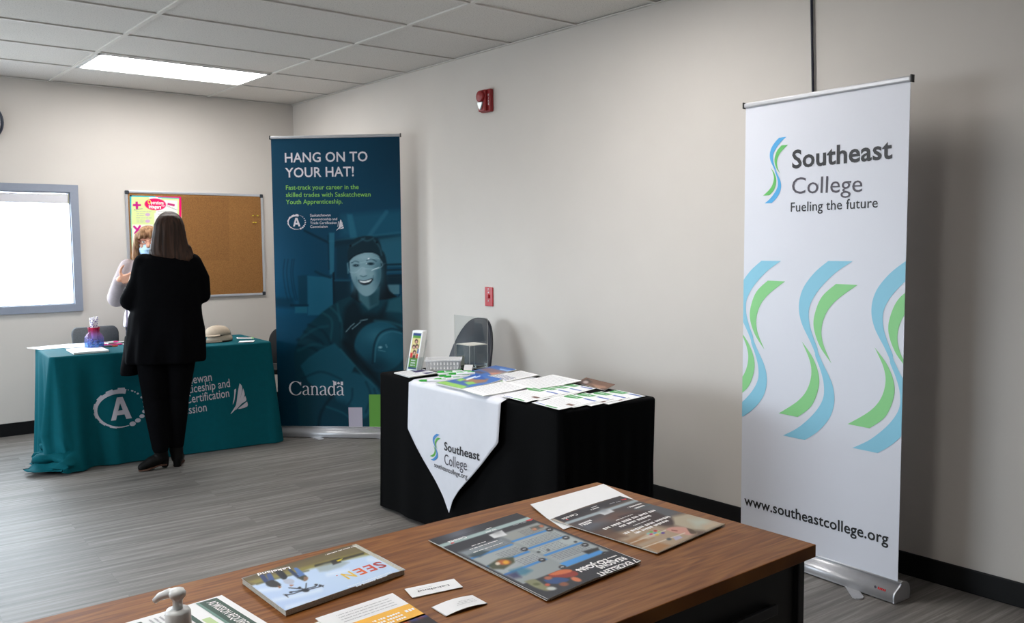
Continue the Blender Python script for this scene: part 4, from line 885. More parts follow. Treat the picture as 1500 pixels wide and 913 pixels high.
# ------------------------------------------------------------------ chairs
def chair(name, label, loc, rz, m, wd=0.42, top=0.82, z0=0.50, arch=0.5, recline=0.12, seatz=0.44, dep=0.40, legm=None):
    # local: sitter faces +Y, backrest at y = 0; arch: how round the top is
    t = thing(name, label, 'chair', loc, rz); legm = legm or CHROME; h = top-z0; N = 20
    def out(n=9):
        pts = [(-wd/2*0.92, 0.0), (wd/2*0.92, 0.0)]; rx, ry = wd/2*min(1, 0.22+arch), h*min(0.95, 0.18+arch)
        for k in range(n+1): a = PI/2*k/n; pts.append((wd/2-rx+rx*math.cos(PI/2*k/n), h-ry+ry*math.sin(a)))
        for k in range(n+1): a = PI/2*k/n; pts.append((-wd/2+rx-rx*math.sin(a), h-ry+ry*math.cos(a)))
        return pts
    pts = out(); mb = MB(); bk = lambda x, z: -recline*z/h+0.05*(x/(wd/2))**2*0.6
    rr = []
    for off, sc in ((0.0, 0.95), (0.006, 1.0), (0.020, 1.0), (0.026, 0.95)): rr.append([Vector((x*sc, bk(x, z)-off+0.013, z0+h*0.5+(z-h*0.5)*sc)) for x, z in pts])
    mb.rings(rr, m); mb.build('backrest', t)
    mb = MB(); s = [(-wd/2, 0.03), (wd/2, 0.03), (wd/2, dep-0.06), (wd/2-0.06, dep), (-wd/2+0.06, dep), (-wd/2, dep-0.06)]
    mb.prism(s, (0, 0, seatz-0.03), (1, 0, 0), (0, 1, 0), (0, 0, 0.04), m); mb.build('seat', t, bevel=0.012, seg=3)
    for sx in (-1, 1):
        x = sx*(wd/2-0.03)
        mb = MB(); mb.tube([(x, 0.0-recline*0.4, z0+h*0.35), (x, 0.015, z0), (x, 0.03, seatz-0.02), (x*1.04, -0.03, 0.0)], 0.010, legm, 10); mb.build('leg', t)
        mb = MB(); mb.tube([(x, 0.05, seatz-0.035), (x, dep-0.07, seatz-0.035), (x*1.04, dep-0.03, 0.0)], 0.010, legm, 10); mb.build('leg', t)
    return t
GREYF = mat('grey_chair_fabric', '5d5f63', 0.9, vary=0.12, scale=120, bump=0.2, bscale=800); NAVY = mat('navy_chair_plastic', '171b27', 0.4, vary=0.04); BKF = mat('black_chair_fabric', '101012', 0.9)
chair('chair', 'grey fabric chair tucked behind the teal table near the window', (-1.815, -0.26, 0), PI, GREYF, wd=0.34, top=0.815, z0=0.52, arch=0.02, recline=0.05, dep=0.36)
chair('chair', 'dark navy round-backed chair between the black table and the wall', (-0.30, -3.02, 0), PI/2+0.12, NAVY, wd=0.40, top=0.95, z0=0.50, arch=0.62, recline=0.13, dep=0.30)
chair('chair', 'black chair mostly hidden behind the dark teal banner', (-0.40, -0.70, 0), PI*0.75, BKF, wd=0.40, top=0.74, z0=0.45, arch=0.2, recline=0.06)

# ------------------------------------------------------------------ on the black table
PAPER = mat('white_paper', 'eeeef0', 0.6, vary=0.01); PEDGE = mat('paper_edge', 'd6d6d2', 0.7, vary=0.03); GRN = mat('ink_header_green', '3f9a4e', 0.5, vary=0); BLU = mat('ink_line_blue', '3f63b4', 0.5, vary=0); NVY = mat('ink_navy', '2b3174', 0.5, vary=0)
TZ = ZB+0.0042
def lift(S): return S
def sheet_obj(name, label, cat, S, t, draw=None, group=None, nu=6, nv=6, side=None, top=None):
    mb = MB(); S.slab(mb, t, top or PAPER, side or PEDGE, nu, nv)
    if draw: draw(mb, S)
    c = S.pos(S.w/2, S.h/2, -t); o = mb.build(name, base=(c.x, c.y, S.O.z-t)); tag(o, label, cat, group); return o
def form_draw(mb, S):                                  # green tab and blue rule along the edge towards the wall
    S.poly(mb, [(0.0, S.h-0.012), (0.0, S.h-0.060), (S.w*0.10, S.h-0.075), (S.w*0.45, S.h-0.055), (S.w*0.48, S.h-0.012)], GRN, 0.0005)
    S.rect(mb, S.w*0.56, S.h-0.034, S.w*0.97, S.h-0.016, BLU, 0.0005)
    words(S, mb, S.w*0.06, S.w*0.40, S.h-0.04, 0.010, PAPER, 0.0009)
    for k in range(9): words(S, mb, S.w*0.07, S.w*0.93, S.h-0.10-k*0.016, 0.004, GT2, 0.0005)
    S.rect(mb, S.w*0.70, S.h*0.34, S.w*0.93, S.h*0.44, mat('ink_photo_brown', '7a5648', 0.5, vary=0.3, scale=120), 0.0005)
    S.rect(mb, 0.012, 0.012, S.w*0.40, 0.020, BLU, 0.0005); S.rect(mb, S.w*0.45, 0.006, S.w*0.85, 0.020, GRN, 0.0005)
def text_draw(mb, S, head=True):
    for k in range(13): words(S, mb, S.w*0.07, S.w*0.93, S.h*0.90-k*S.h*0.062, 0.005, GT2, 0.0005)
    if head:
        S.poly(mb, [(0, 0), (0, 0.010), (S.w*0.5, 0.012), (S.w, 0.026), (S.w, 0)], GRN, 0.0005)
# two fans of forms: the first sheet lies on top, the next three peep out towards the wall
def fan(o, u, v, steps, where):
    A = atz(*o, TZ); U = atz(*u, TZ)-A; V = atz(*v, TZ)-A; U = U.normalized()*0.200; V = V.normalized()*0.275
    names = ('whole front form on top of the fan %s', 'second form of the fan %s, showing its green tab', 'third form of the fan %s, showing its green tab', 'hindmost form of the fan %s, nearest the wall')
    for k, (px, py) in enumerate(steps):
        sh = atz(px, py, TZ)-atz(*v, TZ) if k else Vector((0, 0, 0))
        S = Sheet(A+sh+Vector((0, 0, 0.0058-k*0.0016)), U, V); sheet_obj('flyer', names[k] % where, 'flyer', S, 0.0013, form_draw, 'forms fanned out on the black table', 1, 1)
fan((733, 582), (770, 591), (783, 570), ((783, 570), (800, 567.5), (817, 565), (833, 562)), 'beside the white runner')
fan((779, 592), (821, 603), (842, 579), ((842, 579), (861, 576), (884, 573.5), (907, 571)), 'at the end of the black table')
def mkpx(o, u, v, z, bend=None, size=None): return Sheet.px(z, o, u, v, bend=bend, size=size)
curl = lambda u, v: 0.030*max(0, v-0.55)**2/0.2
S = mkpx((675, 570), (708, 580), (738, 560), TZ+0.006, bend=lambda u, v: 0.012*max(0, v-0.6)); sheet_obj('flyer', 'plain white printed sheet beside the blue and green magazine', 'flyer', S, 0.004, lambda m, s: text_draw(m, s, False))
S = mkpx((736, 561), (776, 571), (810, 551), TZ+0.006, bend=lambda u, v: 0.020*max(0, v-0.6)); sheet_obj('flyer', 'white sheet with a green edge lying behind the first fan', 'flyer', S, 0.003, text_draw, nv=10)
S = mkpx((710, 553), (736, 560), (763, 543), TZ+0.005)
def w0_draw(mb, S):
    for k in range(5): words(S, mb, S.w*0.06, S.w*0.9, S.h*0.14+k*0.020, 0.012, NVY if k else BLU, 0.0005)
    for k in range(8): words(S, mb, S.w*0.08, S.w*0.9, S.h*0.52+k*0.016, 0.004, GT2, 0.0005)
    S.rect(mb, S.w*0.7, 0.004, S.w, 0.020, INKG, 0.0005)
sheet_obj('flyer', 'white sheet with navy headline between the two blue magazines', 'flyer', S, 0.004, w0_draw)
def mag_blue(mb, S, kind):
    cv = Canvas(S, 50, 66, (60, 105, 175), off=0.0004)
    if kind == 0:
        cv.poly([(636, 560), (660, 556), (690, 563), (676, 571)], (140, 190, 90), 1); cv.poly([(650, 558), (668, 554), (700, 560), (684, 566)], (52, 92, 160), 1); cv.poly([(676, 557), (690, 553), (716, 555), (712, 560), (696, 562)], (150, 110, 90), 1.2); cv.poly([(680, 560.5), (692, 559), (698, 562), (686, 564)], (140, 195, 90), 0.8); cv.poly([(668, 557), (676, 554), (682, 556), (674, 559)], (140, 195, 90), 0.8); cv.poly([(684, 551), (700, 547), (712, 556), (696, 556)], (24, 76, 160), 1.0)
        cv.line([(684, 556), (696, 552)], 2.2, (225, 232, 240), 0.8); cv.line([(697, 553), (703, 551)], 1.6, (210, 220, 235), 0.7)
    else:
        cv.poly([(702, 541), (716, 539), (745, 545), (724, 549)], (128, 104, 112), 1.2); cv.poly([(690, 545), (700, 543), (712, 546), (704, 548)], (90, 80, 100), 1); cv.line([(733, 541), (749, 544)], 2.0, (150, 185, 225), 0.8); cv.poly([(716, 546), (734, 546), (738, 549), (720, 550)], (186, 130, 110), 1)
    cv.build(mb, PRINT, gain=1.1)
S = mkpx((638, 561), (676, 569.5), (698, 551), TZ+0.009, bend=lambda u, v: 0.034*max(0, v-0.5)**1.5)
sheet_obj('magazine', 'blue and green magazine with a curled corner on the runner', 'magazine', S, 0.007, lambda m, s: mag_blue(m, s, 0), nv=12)
S = mkpx((675, 546), (705, 552.5), (726, 537), TZ+0.007, bend=lambda u, v: 0.012*max(0, v-0.5))
sheet_obj('magazine', 'blue magazine at the far edge of the black table', 'magazine', S, 0.006, lambda m, s: mag_blue(m, s, 1), nv=12)
S = mkpx((880, 576), (905, 571), (843, 560), TZ+0.003); U = S.U; S = Sheet.px(TZ+0.0005, (843, 561), (882, 571), (861, 556), bend=lambda u, v: 0.012*v)
def ph_draw(mb, S):
    cv = Canvas(S, 40, 30, (112, 84, 70), off=0.0004); cv.poly([(843, 561), (861, 555), (868, 560), (852, 566)], (70, 52, 48), 1); cv.ell(858, 560, 4, 2.2, (176, 160, 158), 0.8); cv.poly([(868, 563), (886, 566), (892, 571), (876, 571)], (158, 122, 102), 1.2); cv.poly([(880, 569), (896, 569), (902, 572), (886, 574)], (84, 64, 58), 1.2); cv.build(mb, PRINT)
S2 = Sheet(S.O, S.U.normalized()*0.26, S.V.normalized()*0.11, S.bend); sheet_obj('magazine', 'brown photo magazine poking out behind the fanned forms', 'magazine', S2, 0.0012, ph_draw)
# white booklets near the far corner
for k, (dx, lb) in enumerate((((0, 0), 'bottom white booklet of the small stack by the leaflet holder'), ((2, -0.5), 'middle white booklet of the small stack by the leaflet holder'), ((0.5, -0.8), 'top white booklet with purple print by the leaflet holder'))):
    S = Sheet.px(TZ+0.004*k+0.002, (577+dx[0], 546.5+dx[1]), (600+dx[0], 553+dx[1]), (616+dx[0], 541+dx[1]))
    def bk(mb, S, k=k):
        if k < 2: return
        S.poly(mb, [(S.w*0.06, S.h*0.55), (S.w*0.5, S.h*0.5), (S.w*0.55, S.h*0.95), (S.w*0.1, S.h*0.95)], mat('ink_purple', '3a2f66', 0.5, vary=0), 0.0005); S.poly(mb, [(S.w*0.7, S.h*0.6), (S.w*0.95, S.h*0.62), (S.w*0.95, S.h*0.95), (S.w*0.75, S.h*0.92)], mat('ink_purple'), 0.0005)
        for q in range(6): words(S, mb, S.w*0.08, S.w*0.9, S.h*0.08+q*0.014, 0.004, GT2, 0.0005)
    sheet_obj('booklet', lb, 'booklet', S, 0.0035, bk)
# clear leaflet holder with its leaflets
ACR = clearmat('clear_acrylic', (0.93, 0.95, 0.95)); ACE = mat('acrylic_edge', 'c9c8c2', 0.3, vary=0)
def plate(mb, O, U, V, t):                             # clear plate with bright cut edges
    O, U, V = Vector(O), Vector(U), Vector(V); n = U.cross(V).normalized()*t; a = [O, O+U, O+U+V, O+V]; b = [p+n for p in a]
    mb.add(a+b, [(0, 3, 2, 1), (4, 5, 6, 7)], ACR); mb.add(a+b, [(0, 1, 5, 4), (1, 2, 6, 5), (2, 3, 7, 6), (3, 0, 4, 7)], ACE)
A = atz(594, 544.5, TZ); B = atz(612.5, 546.5, TZ); d = (B-A).normalized(); n = d.cross(up); L = 0.082; hz = 0.215; lean = -n*0.055
t = thing('leaflet_holder', 'clear plastic leaflet holder on the far end of the black table', 'leaflet holder', A+d*L/2); W = t.location
mb = MB(); plate(mb, A-n*0.040, d*L, up*0.17-n*0.05, 0.002); mb.build('back_plate', t, world=W)
mb = MB(); plate(mb, A+n*0.004, d*L, up*0.085-n*0.021, 0.002); mb.build('front_plate', t, world=W)
mb = MB(); plate(mb, A-n*0.042, d*L, n*0.046, 0.002); mb.build('base_plate', t, world=W)
for q in (0.0, L): 
    mb = MB(); plate(mb, A+d*q-n*0.042, n*0.046, up*0.08-n*0.02, 0.002); mb.build('side_plate', t, world=W)
labs = ['front leaflet with a group photo in the clear holder']+['white leaflet tucked behind the front one in the clear holder']*5
for k in range(6):
    off = -0.0035-k*0.0058
    S = Sheet(A+n*off+up*0.0035+d*0.004, d*(L-0.008), up*hz+lean*(hz/0.215)*1.0)
    if k == 0:
        def lf_(mb, S):
            cv = Canvas(S, 26, 66, (236, 238, 240), off=0.0004); w_ = S.w; 
            P_ = lambda a, b, c_, d_: [tuple(proj(S.pos(S.w*x, S.h*y))) for x, y in ((a, b), (c_, b), (c_, d_), (a, d_))]
            cv.poly(P_(.12, .06, .88, .94), (92, 150, 60), .4); cv.poly(P_(.12, .88, .88, .94), (40, 62, 130), .4); cv.poly(P_(.12, .06, .88, .10), (40, 62, 130), .4); cv.poly(P_(.12, .33, .88, .82), (214, 200, 140), .4)
            for a, b, r, c1 in ((.52, .74, 1.7, (60, 40, 40)), (.36, .60, 1.8, (70, 48, 46)), (.66, .62, 1.8, (52, 36, 38)), (.5, .47, 2.2, (58, 30, 34))):
                x, y = proj(S.pos(S.w*a, S.h*b)); cv.ell(x, y, 2.4, 3.2, c1, .6); cv.ell(x, y+0.8, 1.5, 2.0, (206, 160, 140), .5)
            cv.poly(P_(.12, .33, .34, .45), (196, 40, 44), .8); cv.poly(P_(.7, .33, .88, .43), (190, 40, 46), .8); cv.poly(P_(.4, .33, .62, .40), (40, 30, 36), .8); cv.poly(P_(.74, .45, .88, .56), (70, 90, 150), .8)
            cv.build(mb, PRINT)
            for q in range(3): words(S, mb, S.w*.3, S.w*.72, S.h*(.255-.06*q), 0.008, PAPER, .0009)
        sheet_obj('leaflet', labs[k], 'leaflet', S, 0.0035, lf_, None, 1, 1)
    else: sheet_obj('leaflet', labs[k], 'leaflet', S, 0.0045, None, 'leaflets in the clear holder', 1, 1)
# white slotted basket
BSK = mat('white_basket_plastic', 'dcdcde', 0.4, vary=0)
t = thing('basket', 'small white slotted plastic basket on the black table', 'basket', (-0.905, -3.630, TZ), math.radians(-38))
bl, bd_, bh = 0.185, 0.125, 0.062
mb = MB()
def wall(c0, c1, outw):                                # a tapered wall with vertical slots
    n = 31; c0, c1 = Vector(c0), Vector(c1); zs = [0, 0.012, 0.026, 0.036, 0.050, bh]
    P = [[c0.lerp(c1, i/n)+Vector(outw)*(-0.016*(1-z/bh))+up*z for i in range(n+1)] for z in zs]; v = [p for r in P for p in r]; f = []
    for j in range(5):
        for i in range(n):
            if j in (1, 3) and i % 3 == 1 and 0 < i < n-1: continue
            f.append((j*(n+1)+i, j*(n+1)+i+1, (j+1)*(n+1)+i+1, (j+1)*(n+1)+i))
    mb.add(v, f, BSK)
x, y = bl/2, bd_/2
wall((-x, -y, 0), (x, -y, 0), (0, -1, 0)); wall((x, -y, 0), (x, y, 0), (1, 0, 0)); wall((x, y, 0), (-x, y, 0), (0, 1, 0)); wall((-x, y, 0), (-x, -y, 0), (-1, 0, 0))
q = 0.016; mb.add([(-x+q, -y+q, 0.002), (x-q, -y+q, 0.002), (x-q, y-q, 0.002), (-x+q, y-q, 0.002)], [(0, 1, 2, 3)], BSK)
o = mb.build('body', t, weld=True); md = o.modifiers.new('t', 'SOLIDIFY'); md.thickness = 0.0022
mb = MB(); e = 0.007
for lo, hi in (((-x-e, -y-e, bh-0.004), (x+e, -y+0.001, bh+0.003)), ((-x-e, y-0.001, bh-0.004), (x+e, y+e, bh+0.003)), ((-x-e, -y, bh-0.004), (-x+0.001, y, bh+0.003)), ((x-0.001, -y, bh-0.004), (x+e, y, bh+0.003))): mb.box(lo, hi, BSK)
mb.build('rim', t)
# clear display box with a tall back sheet
F = Vector((-0.782, -3.700, TZ)); bxw = 0.125
t = thing('display_box', 'clear acrylic ballot box with a tall back sheet', 'display box', F+Vector((bxw/2, bxw/2, 0))); W = t.location; bh2 = 0.128
for nm, O, U, V in (('front_panel', F, (0, bxw, 0), (0, 0, bh2)), ('side_panel', F, (bxw, 0, 0), (0, 0, bh2)), ('side_panel', F+Vector((0, bxw, 0)), (bxw, 0, 0), (0, 0, bh2)), ('lid', F+Vector((0, 0, bh2)), (bxw, 0, 0), (0, bxw, 0)), ('bottom_panel', F, (bxw, 0, 0), (0, bxw, 0)), ('back_sheet', F+Vector((bxw, 0, 0)), (0, bxw*2.5, 0), (0, 0, 0.275))):
    mb = MB(); plate(mb, O, U, V, 0.0025); mb.build(nm, t, world=W)
LIDM = mat('frosted_lid_film', 'd2d0c8', 0.5); mb = MB(); mb.box(F+Vector((0.004, 0.004, bh2+0.0028)), F+Vector((bxw-0.004, bxw-0.004, bh2+0.0034)), LIDM); mb.build('lid_film', t, world=W)
CRM = mat('cream_card', 'd6d0c0', 0.6)
mb = MB(); P = F+Vector((0.03, 0.155, 0)); mb.box(P, P+Vector((0.05, 0.004, 0.055)), CRM); o = mb.build('card', base=P); tag(o, 'small cream card standing behind the white basket', 'card')
mb = MB(); P = atz(679, 542.5, TZ); U = Vector((0.03, -0.035, 0)); V_ = Vector((0.03, 0.02, 0))
mb.add([P, P+U, P+U+V_*0.5+up*0.028, P+V_*0.5+up*0.028, P+U+V_, P+V_], [(0, 1, 2, 3), (3, 2, 4, 5)], PAPER); o = mb.build('paper_slip', base=P); md = o.modifiers.new('t', 'SOLIDIFY'); md.thickness = 0.0008
tag(o, 'folded white paper slip between the basket and the clear box', 'paper slip')
# heap of pens
GPL = mat('green_pen_plastic', '2fae3a', 0.35, vary=0); WPL = mat('white_pen_plastic', 'e9eaee', 0.35, vary=0)
def pen(label, loc, rz, tilt, m1, m2, group=None, name='pen'):
    t = thing(name, label, 'pen', loc, rz, group); t.rotation_euler = (0, tilt, rz)
    mb = MB(); mb.tube([(-0.070, 0, 0), (-0.068, 0, 0), (0.030, 0, 0)], [0.003, 0.0050, 0.0052], m1, 10); mb.build('barrel', t)
    mb = MB(); mb.tube([(0.030, 0, 0), (0.058, 0, 0), (0.068, 0, 0)], [0.0058, 0.0056, 0.003], m2, 10); mb.build('grip', t)
    mb = MB(); mb.tube([(0.068, 0, 0), (0.076, 0, 0)], [0.0022, 0.0008], CHROME, 8); mb.build('tip', t)
    mb = MB(); mb.box((-0.066, -0.0012, 0.0045), (-0.030, 0.0012, 0.0078), m2); mb.build('clip', t); return t
pen('green and white pen lying alone in front of the pile', atz(634, 557.5, TZ+0.006), 2.55, 0, WPL, GPL)
pen('green and white pen just right of the lone one on the runner', atz(655, 555, TZ+0.006), 2.75, 0, WPL, GPL)
P0 = atz(668, 549.5, TZ+0.006)
for k in range(10):
    a = 2.62+(0.16 if k % 3 == 0 else -0.10 if k % 3 == 1 else 0.04); row = k//5; q = k % 5
    P = P0+Vector((math.sin(2.62), -math.cos(2.62), 0))*(0.0195*(q-2)+0.006*row)+Vector((math.cos(2.62), math.sin(2.62), 0))*(0.03*math.sin(k*2.3))+up*(0.0125*row)
    pen('green and white pen in the pile before the white basket', P, a+(PI if k in (3, 6, 8) else 0), 0.0, WPL, GPL, 'pens piled before the white basket')

# ------------------------------------------------------------------ on the teal table
TT = ZT+0.0012
S = Sheet(Vector((-2.335, -0.935, TT+0.002)), Vector((0.285, 0.07, 0)), Vector((-0.05, 0.20, 0))); sheet_obj('flyer', 'white flyer at the window end of the teal table', 'flyer', S, 0.002, lambda m, s: text_draw(m, s, False), None, 1, 1)
S = Sheet(Vector((-2.19, -0.955, TT+0.0035)), Vector((0.20, -0.012, 0)), Vector((0.02, 0.26, 0))); sheet_obj('flyer', 'white flyer beside the pink and blue jar', 'flyer', S, 0.0014, lambda m, s: text_draw(m, s, False), None, 1, 1)
S = Sheet(Vector((-2.235, -1.375, TT+0.013)), Vector((0.215, -0.005, 0)), Vector((0.02, 0.28, 0))); sheet_obj('booklet', 'thick white booklet at the front edge of the teal table', 'booklet', S, 0.012, lambda m, s: text_draw(m, s, False), None, 1, 1)
# jar with its candies and paper straws
def jarmat():
    m = bpy.data.materials.new('tinted_jar'); m.use_nodes = True; nt = m.node_tree; nt.nodes.clear(); N = nt.nodes.new; lk = nt.links.new
    o = N('ShaderNodeOutputMaterial'); mx = N('ShaderNodeMixShader'); mx.inputs[0].default_value = 0.26; tr = N('ShaderNodeBsdfTransparent'); b = N('ShaderNodeBsdfPrincipled'); b.inputs['Roughness'].default_value = 0.12
    tc = N('ShaderNodeTexCoord'); sp = N('ShaderNodeSeparateXYZ'); mr = N('ShaderNodeMapRange'); mr.inputs['From Max'].default_value = 0.16; rp = N('ShaderNodeValToRGB'); e = rp.color_ramp.elements
    e[0].position = 0.25; e[0].color = lin('9fc0f0')+(1,); e[1].position = 0.85; e[1].color = lin('d83868')+(1,); x = e.new(0.55); x.color = lin('c8a8e0')+(1,)
    lk(tc.outputs['Object'], sp.inputs[0]); lk(sp.outputs['Z'], mr.inputs['Value']); lk(mr.outputs[0], rp.inputs[0]); lk(rp.outputs[0], tr.inputs[0]); lk(rp.outputs[0], b.inputs['Base Color']); lk(tr.outputs[0], mx.inputs[1]); lk(b.outputs[0], mx.inputs[2]); lk(mx.outputs[0], o.inputs[0]); return m
JP = atz(138.5, 511, TT); 
mb = MB(); fl = lambda q, z: 1+0.05*math.cos(q*12)*(1 if 0.012 < z < 0.098 else 0)
mb.lathe([(0.040, 0), (0.054, 0.004), (0.058, 0.018), (0.060, 0.05), (0.058, 0.078), (0.050, 0.098), (0.038, 0.108), (0.036, 0.118), (0.036, 0.136), (0.040, 0.140), (0.040, 0.146), (0.034, 0.146)], jarmat(), n=72, fl=fl, cap=False)
o = mb.build('jar', base=JP) if False else None
mb.v = [tuple(Vector(v)+JP) for v in mb.v]; jr = mb.build('jar', base=JP); tag(jr, 'ribbed glass jar shading from blue to pink on the teal table', 'jar')
CND = [mat('blue_candy', '2b6fc4', 0.3, vary=0), mat('aqua_candy', '38b6d2', 0.3, vary=0), mat('navy_candy', '23407e', 0.3, vary=0)]
mb = MB()
for k in range(70):
    a, r, z = random.random()*6.28, 0.042*math.sqrt(random.random()), random.uniform(0.014, 0.062); mb.ball(JP+Vector((r*math.cos(a), r*math.sin(a), z)), 0.0085, CND[k % 3], 8, 6)
o = mb.build('candies', base=JP+up*0.006); tag(o, 'blue and aqua candies filling the lower half of the jar', 'candies', kind='stuff')
STW = mat('white_straw_paper', 'eceaf0', 0.5, vary=0); STP = mat('purple_straw_print', '5b2b98', 0.5, vary=0)
for k in range(9):
    a = k*2.4; r0, r1 = 0.008+0.0022*k, 0.010+0.0026*k; mb = MB(); p0 = JP+Vector((r0*math.cos(a)*0.6, r0*math.sin(a)*0.6, 0.066)); p1 = JP+Vector((r1*math.cos(a), r1*math.sin(a), 0.206+0.006*(k % 3)))
    mb.tube([p0, p1], 0.0058, STW, 10); dd = (p1-p0); o = mb.build('paper_straw', base=p0)
    tag(o, 'white paper straw with purple spots standing in the jar', 'straw', 'paper straws in the jar'); mb = MB()
    for q in range(5):
        c = p0+dd*(0.60+0.09*q); mb.ball(c+Vector((0.0034*math.cos(a*3+q*2.1), -0.0034, 0.0)), (0.0036, 0.0036, 0.005), STP, 8, 6)
    mb.build('spot_print', o, world=p0)
PKP = mat('pink_pen_plastic', 'd63a86', 0.4, vary=0); ORP = mat('orange_pen_plastic', 'f0531e', 0.4, vary=0)
S = Sheet(Vector((-1.90, -0.985, TT+0.002)), Vector((0.20, 0.01, 0)), Vector((0.0, 0.20, 0))); sheet_obj('flyer', 'white sheet under the loose pens on the teal table', 'flyer', S, 0.002, lambda m, s: text_draw(m, s, False), None, 1, 1)
pen('orange and black pen lying by the jar', atz(158, 508, TT+0.0085), 0.1, 0, PLAST, ORP)
pen('pink pen lying beyond the orange one', atz(164, 505, TT+0.0085), -0.2, 0, PKP, PKP)
pen('black pen lying beyond the pink one', atz(172, 503, TT+0.0085), 0.3, 0, PLAST, PLAST)
pen('white and pink pen nearest the grey chair', atz(160, 501.5, TT+0.0085), 0.25, 0, WPL, PKP)
# caps
TAN = mat('tan_cap_cotton', 'ab9c8a', 0.85, vary=0.05, scale=60, bump=0.2, bscale=700); MSH = mat('grey_cap_mesh', '9aa0a4', 0.9, vary=0.2, scale=300); DKL = mat('dark_cap_lining', '332d2a', 0.9)
def cap(label, loc, rz, z=0.0, tilt=0.0):
    t = thing('baseball_cap', label, 'cap', Vector(loc)+up*z, rz, 'tan caps on the teal table'); t.rotation_euler = (0, tilt, rz)
    mb = MB(); rs = []
    for j in range(11):
        a = PI/2*j/10*0.985; r = math.cos(a)**0.75; rs.append([Vector((0.100*r*math.cos(q), 0.080*r*math.sin(q), 0.010+0.064*math.sin(a))) for q in [2*PI*i/30 for i in range(30)]])
    mb.rings(rs, TAN, cap=False); o = mb.build('crown', t); md = o.modifiers.new('t', 'SOLIDIFY'); md.thickness = 0.002; md.offset = -1
    mb = MB(); rs = []
    for j in range(9):                                 # back half of mesh panels, just outside the crown
        a = PI/2*j/8*0.80; r = math.cos(a)**0.75*1.012; rs.append([Vector((0.100*r*math.cos(q), 0.080*r*math.sin(q), 0.010+0.065*math.sin(a))) for q in [-0.8+1.6*i/14 for i in range(15)]])
    v = [p for r in rs for p in r]; mb.add(v, [(j*15+i, j*15+i+1, (j+1)*15+i+1, (j+1)*15+i) for j in range(8) for i in range(14)], MSH, True); o = mb.build('mesh_panel', t); md = o.modifiers.new('t', 'SOLIDIFY'); md.thickness = 0.0015
    mb = MB(); g = []; n = 20
    for j in range(6):
        for i in range(n+1):
            a = PI-1.15+2.3*i/n; k = j/5; ex = 1+0.62*k*math.cos((a-PI)*1.25)**0.6 if abs((a-PI)*1.25) < PI/2 else 1
            g.append(Vector((0.100*math.cos(a)*ex, 0.080*math.sin(a)*(1+0.12*k), 0.014-0.020*k*math.cos(a-PI)+0.018*k*(1-abs(math.sin(a))))))
    mb.add(g, [(j*(n+1)+i, j*(n+1)+i+1, (j+1)*(n+1)+i+1, (j+1)*(n+1)+i) for j in range(5) for i in range(n)], TAN, True); o = mb.build('brim', t); md = o.modifiers.new('t', 'SOLIDIFY'); md.thickness = 0.003
    mb = MB(); mb.ball((0, 0, 0.074), (0.008, 0.008, 0.004), TAN, 12, 8); mb.build('button', t)
    mb = MB(); mb.lathe([(0.0925, 0.0), (0.0925, 0.012)], DKL, n=30); mb.v = [(x, y*0.8, z) for x, y, z in mb.v]; mb.build('sweatband', t); return t
CP = atz(322, 500, TT)
cap('lower tan baseball cap of the pair on the teal table', CP, 0.35)
cap('upper tan baseball cap resting on the other cap', CP+Vector((-0.012, 0.004, 0)), 0.35, 0.042)
S = Sheet.px(TT+0.002, (347, 496), (368, 496), (345, 491), size=(0.13, 0.09))
def pc(mb, S): S.rect(mb, S.w*.1, S.h*.4, S.w*.85, S.h*.85, mat('ink_card_brown', '6b5a58', 0.5, vary=0.25, scale=80)); S.rect(mb, S.w*.88, 0, S.w, S.h, INKG)
sheet_obj('postcard', 'white postcard with a dark picture and green edge by the caps', 'card', S, 0.002, pc, None, 1, 1)
for k, lb in enumerate(('lower white card of the pair near the front edge of the teal table', 'upper white card of the pair near the front edge of the teal table')):
    S = Sheet.px(TT+0.003+0.004*k, (349+k, 501.5), (369, 501.2-0.6*k), (355+k, 496.5), size=(0.10, 0.09)); sheet_obj('card', lb, 'card', S, 0.0025, None, None, 1, 1)

# ------------------------------------------------------------------ on the desk
DT = DZ+0.0005
SKYI = (190, 212, 240)
